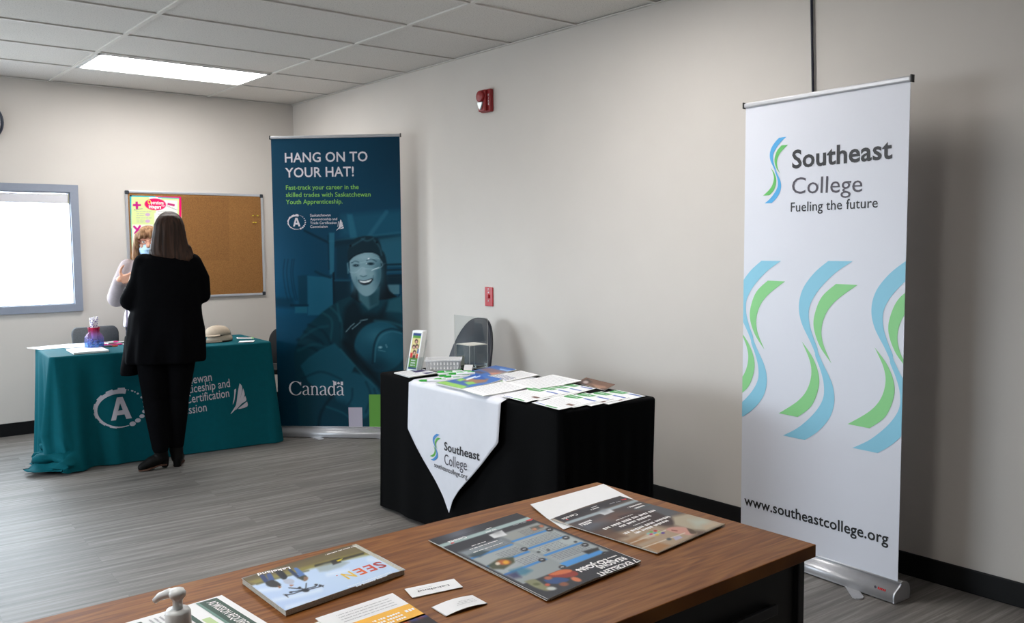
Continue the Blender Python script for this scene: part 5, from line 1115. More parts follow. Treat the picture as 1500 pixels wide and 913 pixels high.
# thick college magazine, upside down to us
def mag_draw(mb, S):
    cv = Canvas(S, 120, 96, SKYI, off=0.0005)
    cv.mix(np.clip((cv.Y-850)/45, 0, 1), (176, 198, 236), 0.8)
    for q in ([(400, 880), (440, 872), (470, 864)], [(420, 890), (470, 878), (520, 866)], [(380, 866), (410, 862)], [(540, 820), (570, 822)], [(480, 842), (510, 836)]): cv.line(q, 4, (226, 236, 250), 3, 0.7, True)
    cv.poly([(350, 850), (520, 790), (552, 812), (530, 813), (505, 821), (480, 828), (455, 832), (440, 838), (420, 842), (400, 848), (376, 856), (362, 860)], (112, 100, 70), 1.2)
    cv.poly([(362, 852), (440, 832), (500, 816), (545, 806), (552, 811), (500, 822), (450, 835), (378, 856)], (146, 138, 72), 2.0, 0.8)
    cv.poly([(350, 848), (520, 792), (530, 797), (450, 822), (360, 852)], (96, 84, 66), 3, 0.8)
    cv.line([(376, 856), (404, 848), (425, 843), (452, 836)], 2.0, (84, 80, 52), 1.2, 0.8); cv.line([(462, 829), (486, 823), (510, 817), (532, 811)], 3.0, (46, 44, 38), 1.0, 0.9, True)
    cv.poly([(463, 832), (476, 826), (500, 822), (512, 824), (500, 831), (480, 837), (468, 838)], (150, 162, 160), 1.8, 0.7); cv.poly([(484, 822), (497, 818), (500, 824), (488, 828)], (44, 42, 40), 0.9, 0.9); cv.poly([(493, 821.5), (502, 818), (500, 821), (495, 823)], (226, 206, 50), 0.6)
    # three people standing on the field with their drone (upside down)
    for pts, c in (([(380, 844), (386, 842), (394, 852), (392, 856), (386, 852)], (52, 70, 112)), ([(390, 842), (396, 840), (402, 850), (396, 854)], (66, 88, 140)), ([(389, 853), (400, 850), (411, 856), (409, 860), (396, 860), (390, 857)], (52, 54, 56)), ([(406, 858), (412, 860), (409, 862)], (150, 100, 76)),
                   ([(402, 838), (408, 836), (420, 846), (414, 849)], (40, 42, 50)), ([(409, 836), (414, 837), (421, 845), (416, 846)], (34, 36, 44)), ([(414, 850), (424, 848), (431, 851), (428, 856), (418, 855)], (178, 186, 206)), ([(424, 857), (430, 857), (428, 859), (425, 859)], (170, 112, 90)),
                   ([(421, 835), (426, 834), (440, 846), (434, 846)], (48, 62, 92)), ([(430, 832.5), (436, 832.5), (447, 843), (440, 846)], (88, 122, 180)), ([(435, 847), (446, 843), (450, 846), (446, 851)], (66, 70, 64)), ([(445, 845), (451, 846), (450, 850), (445, 851.5)], (140, 110, 92))): cv.poly(pts, c, 0.7, 1, True)
    D = (40, 42, 54); cv.ell(447.5, 865, 5.6, 2.6, D, 0.6); cv.line([(448, 862), (448.6, 855)], 1.6, D, 0.5)
    for q in ([(445, 865), (430, 870), (418, 872.5)], [(444, 864.5), (434, 866.5), (425, 867.5)], [(444, 863), (436, 862.5), (423, 861.5)], [(452, 864), (464, 861), (474, 858)], [(450, 862.5), (462, 859.5), (465, 857)]): cv.line(q, 1.2, D, 0.5)
    for x, y in ((419, 872), (426, 868), (439, 861), (463, 857), (469, 858)): cv.ell(x, y, 2.4, 1.3, D, 0.5)
    cv.line([(415, 871), (422, 875)], 0.9, D, 0.4); cv.line([(468, 857), (474, 860)], 0.9, D, 0.4)
    cv.build(mb, PRINT, gain=1.02)
    pale = mat('ink_pale_sky', 'dbe6f4', 0.5, vary=0)
    S.textpx(mb, 'Lakeland', (424, 831), (376.5, 841), WI, bold=0.03, off=0.0009)
    for k, (ch, c, xa, ya, xb, yb) in enumerate((('S', 'a01820', 565, 833.5, 552.5, 837.0), ('E', 'c03018', 551, 837.0, 540, 840.3), ('E', 'd85018', 537.5, 841.0, 526, 844.3), ('N', 'dcc840', 522, 845.5, 505.5, 850.0), ('.', 'c04a30', 494, 844.5, 491, 845.5))):
        pass
    u0, v0 = S.uv(556, 823); u1, v1 = S.uv(489, 843.5); tw = [0.0, 0.23, 0.46, 0.70, 0.95]
    for ch, c, f0, wd in (('S', 'a81c22', 0.0, 0.19), ('E', 'c8391c', 0.23, 0.17), ('E', 'de5c1c', 0.46, 0.17), ('N', 'e0b83a', 0.69, 0.20), ('.', 'cc5238', 0.95, 0.035)):
        m = mat('ink_seen_'+c, c, 0.5, vary=0); S.text(mb, ch, u0+(u1-u0)*f0, v0, (u1-u0)*wd, m, 0.02, 0.0009, cap=0.036 if ch != '.' else None)
    for (a, b, h) in (((573, 838), (506, 858.5), 0.006), ((566, 843.5), (518, 858), 0.006)):
        ua, va = S.uv(*a); ub, vb = S.uv(*b); words(S, mb, ua, ub, va, h, pale, 0.0008)
    ua, va = S.uv(523, 800); ub, vb = S.uv(479, 815); words(S, mb, ua, ub, va-0.004, 0.0045, WI, 0.0009)
CT_ = mat('page_block', 'b9b8ae', 0.8, vary=0.25, scale=(500))
S = Sheet.px(DT+0.012, (522, 796), (356, 850), (597, 836), uv=(418, 895), bend=lambda u, v: -0.002*max(0, 0.12-u)/0.12)
mb = MB(); S.slab(mb, 0.0006, PAPER, PAPER, 8, 8); mag_draw(mb, S)
P0 = S.pos(S.w/2, S.h/2); t = thing('magazine', 'thick college magazine with a pale blue sky cover on the desk', 'magazine', (P0.x, P0.y, DT)); W = t.location
mb.build('cover', t, world=W)
mb = MB(); S2 = Sheet(S.O-up*0.0007+S.u*0.002+S.v*0.002, S.u*(S.w-0.003), S.v*(S.h-0.003)); S2.slab(mb, 0.0105, CT_); mb.build('pages', t, world=W)
# recruiting leaflets
CHAR = (46, 47, 54)
def leaf_draw(mb, S):
    cv = Canvas(S, 110, 150, CHAR, off=0.0005); Hq = lambda a, b: [tuple(proj(S.pos(S.w*x, S.h*y))) for x, y in ((a[0], a[1]), (b[0], a[1]), (b[0], b[1]), (a[0], b[1]))]
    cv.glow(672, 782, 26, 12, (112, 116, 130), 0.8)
    cv.poly(Hq((0.03, 0.21), (0.97, 0.80)), (150, 158, 160), 1.0); cv.poly(Hq((0.52, 0.10), (1.0, 0.36)), (50, 52, 60), 4.0)
    for u0, u1, va, vb, c in ((0.04, 0.46, 0.22, 0.33, (158, 160, 156)), (0.04, 0.48, 0.36, 0.47, (178, 186, 186)), (0.04, 0.48, 0.50, 0.60, (186, 196, 198)), (0.04, 0.50, 0.63, 0.74, (172, 180, 184)), (0.52, 0.97, 0.38, 0.50, (168, 176, 178)), (0.52, 0.97, 0.53, 0.64, (172, 180, 184)), (0.52, 0.97, 0.26, 0.36, (156, 168, 174))): cv.poly(Hq((u0, va), (u1, vb)), c, 2.5, 0.8)
    for u0, u1, v in ((0.06, 0.50, 0.345), (0.06, 0.50, 0.485), (0.06, 0.50, 0.615), (0.53, 0.97, 0.375), (0.53, 0.97, 0.515), (0.53, 0.97, 0.655)): cv.poly(Hq((u0, v-0.013), (u1, v+0.009)), (62, 136, 206), 0.5)
    cv.poly(Hq((0.08, 0.745), (0.52, 0.800)), (72, 150, 220), 0.6)
    for x, y in ((805, 776), (829, 788), (857, 798.5), (887, 811), (768, 805), (794, 820.5), (824, 831)): cv.ell(x, y, 5.5, 2.8, (40, 42, 48), 0.6); cv.line([(x-2, y), (x+1.5, y-0.6)], 1.2, (220, 222, 226), 0.5)
    cv.line([(640, 796), (768, 754)], 0.1, CHAR)
    bar = [proj(S.pos(S.w*x, S.h*0.120)) for x in (0.0, 1.0)]; cv.line([tuple(b) for b in bar], 5, (164, 186, 186), 0.8)
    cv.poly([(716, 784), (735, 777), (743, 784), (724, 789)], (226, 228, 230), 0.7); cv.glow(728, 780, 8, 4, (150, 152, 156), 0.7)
    cv.poly(Hq((0.02, 0.80), (0.98, 1.0)), (46, 48, 56), 1.5)
    # pictures
    cv.poly([(714, 829), (730, 819), (752, 816), (754, 824), (738, 834), (722, 834)], (64, 68, 44), 1.5, 0.9); cv.ell(738, 824, 10, 4, (196, 96, 40), 1.2, 0.9); cv.ell(741, 824, 4.5, 2.6, (226, 168, 44), 1.0); cv.ell(729, 826, 3.6, 2.2, (222, 206, 188), 0.8)
    cv.poly([(746, 836), (764, 831), (780, 836), (770, 842), (752, 845)], (52, 120, 150), 2.5, 0.8); cv.poly([(740, 842), (756, 838), (764, 846), (752, 848)], (54, 50, 92), 2.5, 0.8)
    cv.poly([(686, 814), (704, 806), (716, 808), (704, 816), (694, 817)], (44, 64, 70), 1.8, 0.8)
    cv.poly([(853, 808), (876, 802), (878, 806), (862, 812)], (46, 46, 46), 1.2); cv.poly([(776, 773), (796, 768), (797, 772), (782, 778)], (84, 86, 74), 1.2); cv.ell(783, 775.5, 4, 2, (214, 140, 96), 0.8); cv.ell(793, 771, 3.4, 1.8, (196, 120, 90), 0.8)
    for x, y in ((803, 806), (789, 809), (843, 794)): cv.ell(x, y, 2.6, 1.4, (70, 76, 78), 0.6)
    cv.poly([(803, 842), (820, 836), (842, 837), (846, 843), (826, 847), (808, 846)], (150, 50, 40), 0.8, 1, True); cv.poly([(803, 842), (822, 835), (837, 835), (834, 839), (814, 843)], (212, 112, 66), 0.7, 1, True); cv.ell(844, 849, 8, 3.0, (216, 122, 84), 0.7, rot=0.25)
    cv.poly([(796, 850), (816, 846), (834, 849), (822, 855), (804, 855)], (40, 76, 130), 0.9, 1, True); cv.ell(826, 856, 7, 3, (142, 84, 62), 0.9); cv.ell(803, 847, 6, 2.6, (176, 100, 72), 0.8)
    cv.poly([(768, 852), (784, 849), (800, 858), (812, 861), (802, 866), (784, 861)], (132, 132, 100), 1.2, 1, True); cv.ell(808, 862.5, 7, 2.6, (196, 200, 198), 0.8); cv.ell(786, 856, 5, 2, (96, 98, 62), 0.8); cv.ell(802, 857, 4, 2, (196, 92, 70), 0.7)
    cv.build(mb, PRINT, gain=0.95)
    S.textpx(mb, '7 EXCELLENT', (933, 829), (874, 848), WI, bold=0.03, off=0.0009, top=(925, 826)) if False else None
    def ln(tx, a, b, cap, bold=0.035): ua, va = S.uv(*a); ub, vb = S.uv(*b); S.text(mb, tx, ua, (va+vb)/2, ub-ua, WI, bold, 0.0009, cap=cap)
    ln('7 EXCELLENT', (931, 821.5), (869, 842), 0.018); ln('REASONS', (913, 817.5), (870, 831.5), 0.018); ln('TO JOIN', (890, 820), (841, 836), 0.018)
    ua, va = S.uv(903, 814.5); ub, _ = S.uv(838, 835.5); words(S, mb, ua, ub, va-0.002, 0.0055, WI, 0.0009)
    ua, va = S.uv(681, 786.5); ub, _ = S.uv(654, 794); S.text(mb, 'Canada', ua, va, ub-ua, WI, 0.015, 0.0009)
    S.rect(mb, ub-0.010, va+0.012, ub, va+0.018, RED, 0.0009)
    ua, va = S.uv(779, 760.5); ub, _ = S.uv(770, 763.5); S.poly(mb, [(ua, va), (ub, va), (ub, va+.006), ((ua+ub)/2, va+.010), (ua, va+.006)], RED, 0.0009)
    for a, b in (((768, 764), (760, 766.5)), ((757, 767), (749, 769.5))): ua, va = S.uv(*a); ub, _ = S.uv(*b); words(S, mb, ua, ub, va, 0.004, GT2, .0008); words(S, mb, ua, ub, va+.006, 0.004, GT2, .0008)
    for a, b, h in (((726, 775.5), (710, 780), .006), ((719, 773.5), (711, 776), .004), ((711, 794), (689, 800.5), .004), ((728, 792.5), (685, 805), .0045), ((735, 796), (690, 809.5), .0045)): ua, va = S.uv(*a); ub, _ = S.uv(*b); words(S, mb, ua, ub, va, h, WI, .0008)
    for u0, u1, v1 in ((0.08, 0.32, 0.32), (0.08, 0.46, 0.455), (0.20, 0.46, 0.585), (0.10, 0.48, 0.71), (0.55, 0.78, 0.49), (0.55, 0.75, 0.63), (0.55, 0.75, 0.35)):
        for k in range(5): words(S, mb, S.w*u0, S.w*u1, S.h*(v1-0.017*k), 0.0032, GT, 0.0008)
LS = Sheet.px(DT+0.0058, (757, 752), (634, 792), (945, 823), uv=(803, 878), bend=lambda u, v: 0.0025*math.sin(u*PI)*v)
rot = lambda S, a, dx, dy, dz: Sheet(S.O+S.u*dx+S.v*dy+up*dz, (Matrix.Rotation(a, 3, 'Z')@S.U), (Matrix.Rotation(a, 3, 'Z')@S.V), S.bend)
darkp = mat('charcoal_print', '2e2f36', 0.45, vary=0.05)
sheet_obj('flyer', 'undermost flyer of the left dark pile, its white margin showing', 'flyer', rot(LS, 0.012, -0.006, -0.007, -0.0042), 0.0012, None, None, 4, 4)
sheet_obj('flyer', 'middle dark flyer of the left pile on the desk', 'flyer', rot(LS, -0.012, -0.003, 0.003, -0.0021), 0.0012, None, None, 4, 4, None, darkp)
sheet_obj('flyer', 'top charcoal flyer with blue bars headed 7 excellent reasons to join', 'flyer', LS, 0.0012, leaf_draw, None, 6, 6)
def fly_draw(mb, S):
    cv = Canvas(S, 100, 140, (112, 92, 80), off=0.0005)
    cv.poly([(808, 760), (908, 727), (924, 731), (830, 766)], (48, 46, 54), 1.0); cv.poly([(828, 766), (932, 732), (990, 747), (960, 770), (880, 790), (846, 774)], (72, 66, 72), 6, 0.9)
    cv.poly([(846, 771), (884, 757), (900, 762), (862, 778)], (104, 108, 120), 4, 0.8); cv.poly([(870, 764), (900, 750), (936, 748), (950, 754), (900, 764)], (120, 84, 72), 4, 0.7); cv.poly([(936, 746), (956, 738), (1000, 750), (980, 760)], (96, 100, 108), 4, 0.8); cv.line([(930, 746), (955, 738)], 2, (80, 112, 122), 1, 0.7)
    cv.poly([(905, 757), (950, 748), (985, 762), (988, 768), (966, 770), (930, 764)], (62, 46, 48), 1.5, 0.9, True)
    cv.poly([(985, 757), (1010, 752), (1063, 767), (1035, 778), (1010, 776), (988, 770)], (198, 186, 162), 2.5, 0.9); cv.poly([(1008, 762), (1030, 760), (1044, 768), (1020, 772)], (196, 204, 192), 4, 0.8); cv.poly([(1028, 770), (1046, 764), (1054, 768), (1034, 776)], (206, 176, 148), 3, 0.6)
    cv.poly([(886, 786), (920, 776), (960, 770), (990, 776), (1020, 782), (1010, 790), (963, 811), (920, 796)], (192, 168, 142), 3, 0.9); cv.poly([(868, 780), (890, 774), (920, 786), (900, 792)], (104, 72, 54), 3, 0.8); cv.poly([(916, 793), (944, 783), (958, 788), (930, 799)], (168, 118, 76), 2, 0.8); cv.poly([(944, 801), (962, 794), (982, 799), (964, 809)], (176, 122, 74), 2, 0.8)
    cv.poly([(974, 776), (985, 772), (1004, 773), (1018, 780), (1010, 784), (990, 781)], (216, 160, 146), 1, 1, True); cv.poly([(1006, 774), (1014, 776), (1020, 781), (1012, 782)], (96, 76, 60), 0.8, 1, True); cv.line([(984, 777), (992, 778)], 1.2, (140, 70, 66), 0.6)
    cv.poly([(934, 790), (960, 776), (972, 780), (950, 790)], (226, 216, 202), 1, 0.6)
    for x, y, c in ((950, 782, (150, 205, 200)), (954, 779.5, (120, 190, 90)), (960, 778, (206, 56, 60)), (966, 780, (120, 200, 80)), (971, 781, (96, 66, 160)), (960, 781.5, (60, 160, 206)), (954, 783, (206, 60, 120)), (962, 783.5, (230, 190, 70))): cv.ell(x, y, 2.8, 1.4, c, 0.5)
    cv.line([(924, 796), (975, 777)], 1.2, (226, 214, 196), 0.6); cv.line([(941, 803), (1003, 781)], 1.2, (232, 222, 204), 0.6); cv.ell(980, 790, 3.6, 1.8, (84, 92, 98), 0.7); cv.poly([(985, 787), (996, 785), (1000, 788), (990, 792)], (186, 182, 210), 0.7)
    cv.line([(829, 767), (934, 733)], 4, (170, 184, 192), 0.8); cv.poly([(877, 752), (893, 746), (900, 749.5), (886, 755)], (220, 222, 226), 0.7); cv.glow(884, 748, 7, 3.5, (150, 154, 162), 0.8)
    cv.line([(808, 760), (846, 775), (900, 794), (963, 811)], 2.0, (216, 206, 190), 0.8, 0.9)
    cv.build(mb, PRINT, gain=0.86)
    for a, b, h in (((876, 745), (864, 749), .006), ((874, 743), (864, 745.5), .004), ((938, 738), (918, 745), .008), ((942, 741), (928, 746), .008), ((864, 763), (845, 768.5), .009), ((864, 766), (849, 770.5), .009), ((957, 748), (881, 776), .011), ((950, 756), (904, 772), .011), ((978, 757), (910, 782), .011), ((976, 763), (926, 781), .011), ((926, 755), (900, 764), .004), ((952, 762), (924, 771), .004)): ua, va = S.uv(*a); ub, _ = S.uv(*b); words(S, mb, ua, ub, va, h, WI, .0009)
    ua, va = S.uv(843, 754); ub, _ = S.uv(821, 761); S.text(mb, 'Canada', ua, va, ub-ua, WI, 0.015, 0.0009); S.rect(mb, ub-0.010, va+0.012, ub-.004, va+0.018, RED, 0.0009)
    ua, va = S.uv(916, 731); ub, _ = S.uv(909, 733.5); S.poly(mb, [(ua, va), (ub, va), (ub, va+.006), ((ua+ub)/2, va+.010), (ua, va+.006)], RED, 0.0009)
    for a, b in (((908, 735), (901, 737)), ((899, 737.5), (892, 740))): ua, va = S.uv(*a); ub, _ = S.uv(*b); words(S, mb, ua, ub, va, 0.005, GT2, .0008)
FS_ = Sheet.px(DT+0.0042, (908, 727), (808, 760), (1063, 767), uv=(963, 811), bend=lambda u, v: 0.003*math.sin(u*PI)*(1-v))
WS = Sheet.px(DT+0.0016, (884, 709), (777, 743), (921, 728), bend=lambda u, v: 0.016*max(0, 0.5-v)*max(0, u-0.1)); WS = Sheet(WS.O, WS.U, WS.V.normalized()*0.20, WS.bend)
sheet_obj('flyer', 'white back of the flyer sticking out under the right-hand brown flyer', 'flyer', WS, 0.0012, None, None, 8, 14)
sheet_obj('flyer', 'brown and charcoal flyer with a smiling face, nearest the white banner', 'flyer', FS_, 0.0012, fly_draw, None, 6, 6)
# admission sheet by the pump bottle
GDK = mat('ink_dark_green', '24483c', 0.5, vary=0); GLT = mat('ink_pale_green', 'b8cf96', 0.5, vary=0); GMD = mat('ink_mid_green', '5f8478', 0.5, vary=0)
A = atz(325, 872, DT+0.001); d1 = (atz(390, 912, DT)-atz(325, 872, DT)).normalized(); d2 = (atz(325, 872, DT)-atz(183, 913, DT)).normalized()
AD = Sheet(A-d2*0.216, d1*0.28, d2*0.216)
def adm(mb, S):
    S.rect(mb, 0.006, S.h-0.052, S.w-0.006, S.h-0.014, GDK, 0.0004); S.rect(mb, 0.006, S.h-0.056, S.w-0.006, S.h-0.050, GMD, 0.0006)
    S.text(mb, 'ADMISSION REQUIREMENTS', 0.018, S.h-0.040, 0.185, WI, 0.01, 0.0009, cap=0.018)
    S.rect(mb, 0.016, S.h-0.094, 0.26, S.h-0.084, GDK, 0.0005); S.rect(mb, 0.085, S.h-0.080, 0.16, S.h-0.064, GLT, 0.0005); S.rect(mb, 0.016, S.h-0.172, 0.26, S.h-0.164, GDK, 0.0005); S.rect(mb, 0.016, S.h-0.200, 0.26, S.h-0.193, GMD, 0.0005)
    for k in range(6): words(S, mb, 0.018, 0.12 if k % 2 else 0.15, S.h-0.104-k*0.0095, 0.0045, GT2, 0.0005)
sheet_obj('flyer', 'white and green admission requirements sheet under the pump bottle', 'flyer', AD, 0.001, adm, None, 4, 4)
# yellow brochure and the white sheet below it
YS = Sheet.px(DT+0.0042, (575, 869), (462, 906), (640, 912)); YS = Sheet(YS.O, YS.U, YS.V.normalized()*0.28)
YEL = mat('ink_amber', 'f2b21e', 0.5, vary=0)
def yel(mb, S):
    w_, h_ = S.w, S.h; cv = Canvas(S, 40, 40, (44, 36, 40), off=0.0005, v0=0.44)
    for x, y, c in ((612, 903, (196, 60, 36)), (604, 907, (52, 60, 140)), (590, 912, (210, 90, 36)), (620, 901, (48, 66, 150))): cv.ell(x, y, 8, 3, c, 2)
    S.rect(mb, 0.0, 0.066, w_, 0.130, YEL, 0.0005)
    for k in range(3): words(S, mb, 0.035, w_*0.55, 0.086+k*0.012, 0.007, WI, 0.0008)
    words(S, mb, 0.004, 0.026, 0.088, 0.010, WI, 0.0008)
    for k in range(4): words(S, mb, 0.02, w_*0.8, 0.018+k*0.011, 0.003, GT2, 0.0006)
    cv.build(mb, PRINT)
sheet_obj('flyer', 'white sheet peeping out beneath the yellow brochure', 'flyer', rot(YS, 0.05, 0.012, 0.004, -0.0022), 0.0012, lambda m, s: text_draw(m, s, False), None, 1, 1)
sheet_obj('brochure', 'white and yellow brochure at the near edge of the desk', 'brochure', YS, 0.0014, yel, None, 1, 1)
# business cards
for k, lb in enumerate(('lower business card of the printed pair by the thick magazine', 'upper business card printed with a name by the thick magazine')):
    S = Sheet.px(DT+0.0012+0.0011*k, (665, 848), (594.5-2*k, 863.5-0.5*k), (678, 860)); 
    def cdw(mb, S, k=k):
        if k: S.text(mb, 'Lakeland', S.w*0.20, S.h*0.48, S.w*0.62, INKGY, 0.01, 0.0006, cap=0.008); words(S, mb, S.w*0.5, S.w*0.82, S.h*0.30, 0.0016, GT2)
    sheet_obj('business_card', lb, 'business card', S, 0.0009, cdw, None, 1, 1)
for k, lb in enumerate(('lower bent blank business card nearest the desk edge', 'upper bent business card with faint lines nearest the desk edge')):
    S = Sheet.px(DT+0.0012+0.0011*k, (692, 872+0.6*k), (632+k, 890), (714, 884), bend=lambda u, v: 0.004*math.sin(u*PI))
    def cdw(mb, S, k=k):
        if k:
            for q in range(3): words(S, mb, S.w*0.12, S.w*(0.5+0.06*q), S.h*(0.36+0.13*q), 0.0018, GT2, 0.0006)
    sheet_obj('business_card', lb, 'business card', S, 0.0009, cdw, None, 8, 2)
# hand sanitiser
BOT = mat('bottle_white_plastic', 'e6e8e8', 0.3, vary=0)
BP = Vector((-3.238, -6.278, DT+0.0012))
t = thing('pump_bottle', 'white hand sanitizer pump bottle standing on the green and white sheet', 'pump bottle', BP)
mb = MB(); mb.lathe([(0.001, 0), (0.026, 0.0), (0.028, 0.004), (0.028, 0.098), (0.025, 0.108), (0.016, 0.115), (0.015, 0.122)], BOT, n=36); mb.build('bottle', t)
mb = MB(); mb.lathe([(0.0183, 0.113), (0.0186, 0.117), (0.0184, 0.143), (0.0160, 0.1475), (0.006, 0.148)], BOT, n=40, fl=lambda q, z: 1+0.012*math.cos(q*40)*(1 if z < 0.140 else 0)); mb.build('collar', t)
mb = MB(); mb.lathe([(0.0072, 0.146), (0.0072, 0.160), (0.0085, 0.163), (0.0115, 0.166), (0.0125, 0.172), (0.0095, 0.1775), (0.002, 0.179)], BOT, n=28)
nd = (-_r*0.93+_f*0.1); nd.z = 0; nd.normalize()
mb.tube([up*0.171, nd*0.012+up*0.171, nd*0.028+up*0.165, nd*0.036+up*0.158], [0.0070, 0.0072, 0.0058, 0.0044], BOT, 14); mb.build('pump_head', t)

# ------------------------------------------------------------------ people
SKIN = mat('skin', 'd09a80', 0.55, vary=0.05, scale=20); BLKNIT = mat('black_knit', '070709', 0.95, vary=0.15, scale=80, bump=0.25, bscale=420, spec=0.05); BLKPANT = mat('black_trousers', '070709', 0.95, vary=0.1, spec=0.05)
BOOTM = mat('black_boot_leather', '060505', 0.6, vary=0.1, spec=0.15); SOLE = mat('brown_boot_sole', '4a2c1c', 0.7)
def hairmat(name, dark, light):
    m = mat(name, dark, 0.6, vary=0.0, spec=0.25); nt = m.node_tree; b = nt.nodes['Principled BSDF']
    tc = nt.nodes.new('ShaderNodeTexCoord'); mp = nt.nodes.new('ShaderNodeMapping'); mp.inputs['Scale'].default_value = (90, 90, 4)
    n = nt.nodes.new('ShaderNodeTexNoise'); n.inputs['Scale'].default_value = 1.0; n.inputs['Detail'].default_value = 4
    r = nt.nodes.new('ShaderNodeValToRGB'); r.color_ramp.elements[0].position = 0.35; r.color_ramp.elements[1].position = 0.7
    r.color_ramp.elements[0].color = lin(dark)+(1,); r.color_ramp.elements[1].color = lin(light)+(1,)
    nt.links.new(tc.outputs['Object'], mp.inputs['Vector']); nt.links.new(mp.outputs[0], n.inputs['Vector']); nt.links.new(n.outputs['Fac'], r.inputs['Fac']); nt.links.new(r.outputs['Color'], b.inputs['Base Color'])
    bp = nt.nodes.new('ShaderNodeBump'); bp.inputs['Strength'].default_value = 0.5; bp.inputs['Distance'].default_value = 0.004
    nt.links.new(n.outputs['Fac'], bp.inputs['Height']); nt.links.new(bp.outputs['Normal'], b.inputs['Normal']); return m
def loft(mb, rings, m, n=40, wob=None):                # rings: (z, x-left, x-right, y-back, y-front[, roundness])
    rs = []
    for k, r in enumerate(rings):
        z, xl, xr, yb, yf = r[:5]; p = 0.85 if len(r) < 6 else r[5]; ring = []
        for i in range(n):
            a = 2*PI*i/n; c, s = math.cos(a), math.sin(a); cx, cy = (xl+xr)/2, (yb+yf)/2
            x = cx+(xr-xl)/2*math.copysign(abs(c)**p, c); y = cy+(yf-yb)/2*math.copysign(abs(s)**p, s)
            if wob: w_ = wob(a, z); x += w_*c; y += w_*s
            ring.append(Vector((x, y, z)))
        rs.append(ring)
    mb.rings(rs, m)
def head(mb, c, M, m):                                 # +Y is the face; c: middle of the head
    T = lambda p: Vector(c)+M@Vector(p)
    mb.ball(T((0, -0.012, 0.030)), (0.073, 0.092, 0.082), m, 24, 16, M); mb.ball(T((0, 0.018, -0.020)), (0.062, 0.074, 0.088), m, 24, 16, M)
    mb.ball(T((0, 0.058, -0.078)), (0.030, 0.028, 0.026), m, 16, 10, M)                         # chin
    for s in (-1, 1):
        mb.ball(T((s*0.036, 0.058, -0.022)), (0.024, 0.026, 0.024), m, 14, 10, M)                 # cheek
        mb.ball(T((s*0.072, -0.004, -0.010)), (0.008, 0.020, 0.032), m, 12, 10, M)                # ear
        mb.ball(T((s*0.030, 0.074, 0.026)), (0.026, 0.016, 0.010), m, 14, 8, M)                   # brow
    mb.limb([T((0, 0.084, 0.014)), T((0, 0.104, -0.020))], [0.010, 0.014], m, 12)                # nose
    for s in (-1, 1): mb.ball(T((s*0.011, 0.094, -0.025)), (0.009, 0.010, 0.008), m, 10, 8, M)
    mb.ball(T((0, 0.084, -0.047)), (0.024, 0.012, 0.007), m, 14, 8, M); mb.ball(T((0, 0.081, -0.057)), (0.020, 0.012, 0.007), m, 14, 8, M)   # lips
    mb.limb([T((0, -0.015, -0.05)), T((0, -0.025, -0.16))], [0.052, 0.055], m, 18)
def hand(mb, wr, d, side, m, curl=0.5, spread=1.0, thumb=None, L=0.175):
    # wr: wrist, d: pointing direction, side: direction of the thumb edge; palm normal = d x side
    d = Vector(d).normalized(); s = Vector(side); s = (s-d*s.dot(d)).normalized(); n = d.cross(s).normalized(); W_ = Vector(wr)
    pl = L*0.52
    for q in (-0.026, -0.009, 0.009, 0.026): mb.limb([W_+d*0.004+s*q*0.6, W_+d*pl+s*q], [0.0155, 0.0125], m, 12)
    for k, q in enumerate((0.030, 0.010, -0.010, -0.029)):
        ln = (0.94, 1.05, 0.98, 0.76)[k]*L*0.46; b = W_+d*(pl-0.006)+s*q*1.05; ang = 0.0; pts = [b]; p = b; dr = (d+s*(0.10*(1.5-k))*spread).normalized()
        for seg, fr in enumerate((0.46, 0.30, 0.24)):
            ang += curl*(0.75 if seg == 0 else 1.0)*(1+0.12*k); v = dr*math.cos(ang)+n*math.sin(ang); p = p+v*ln*fr; pts.append(p)
        mb.limb(pts, [0.0090, 0.0084, 0.0076, 0.0064], m, 10, 3)
    t = thumb or (s*0.85+d*0.55+n*0.25); t = Vector(t).normalized(); b = W_+d*pl*0.28+s*0.026
    mb.limb([b, b+t*0.034, b+(t*0.9+d*0.25).normalized()*0.062, b+(t*0.8+d*0.42).normalized()*0.084], [0.0135, 0.0115, 0.0098, 0.0075], m, 12, 3)
def finish(mb, name, t, vox, it=4, label=None):
    o = mb.build(name, t); remesh(o, vox, it)
    if label: o['label'] = label
    return o
# --- woman in black seen from behind, in front of the teal table
T1 = thing('person', 'person in a long black cardigan with brown hair, seen from behind at the teal table', 'person', (-1.742, -1.760, 0), -0.3194)
I3 = Matrix.Identity(3); HM = Matrix.Rotation(0.10, 3, 'Z')
mb = MB(); hc = Vector((0.018, 0.035, 1.525)); head(mb, hc, HM, SKIN)
loft(mb, [(1.36, -0.13, 0.14, -0.06, 0.07), (1.28, -0.17, 0.17, -0.09, 0.10), (1.10, -0.165, 0.155, -0.11, 0.13), (0.98, -0.17, 0.14, -0.11, 0.13), (0.86, -0.20, 0.15, -0.13, 0.13), (0.76, -0.18, 0.13, -0.11, 0.11)], SKIN)
ELL, ELR = Vector((-0.235, 0.005, 1.085)), Vector((0.195, 0.02, 1.115)); WRL, WRR = Vector((-0.205, 0.185, 1.120)), Vector((0.06, 0.225, 1.10))
for sh, el, wr in ((Vector((-0.155, 0.0, 1.325)), ELL, WRL), (Vector((0.155, 0.0, 1.325)), ELR, WRR)):
    mb.limb([sh, el], [0.048, 0.040], SKIN, 16); mb.limb([el, wr], [0.038, 0.027], SKIN, 16)
hand(mb, WRL, (0.45, 0.85, 0.15), (0.2, 0, 1), SKIN, 0.45); hand(mb, WRR, (-0.8, 0.5, 0.1), (0, 0.1, 1), SKIN, 0.5)
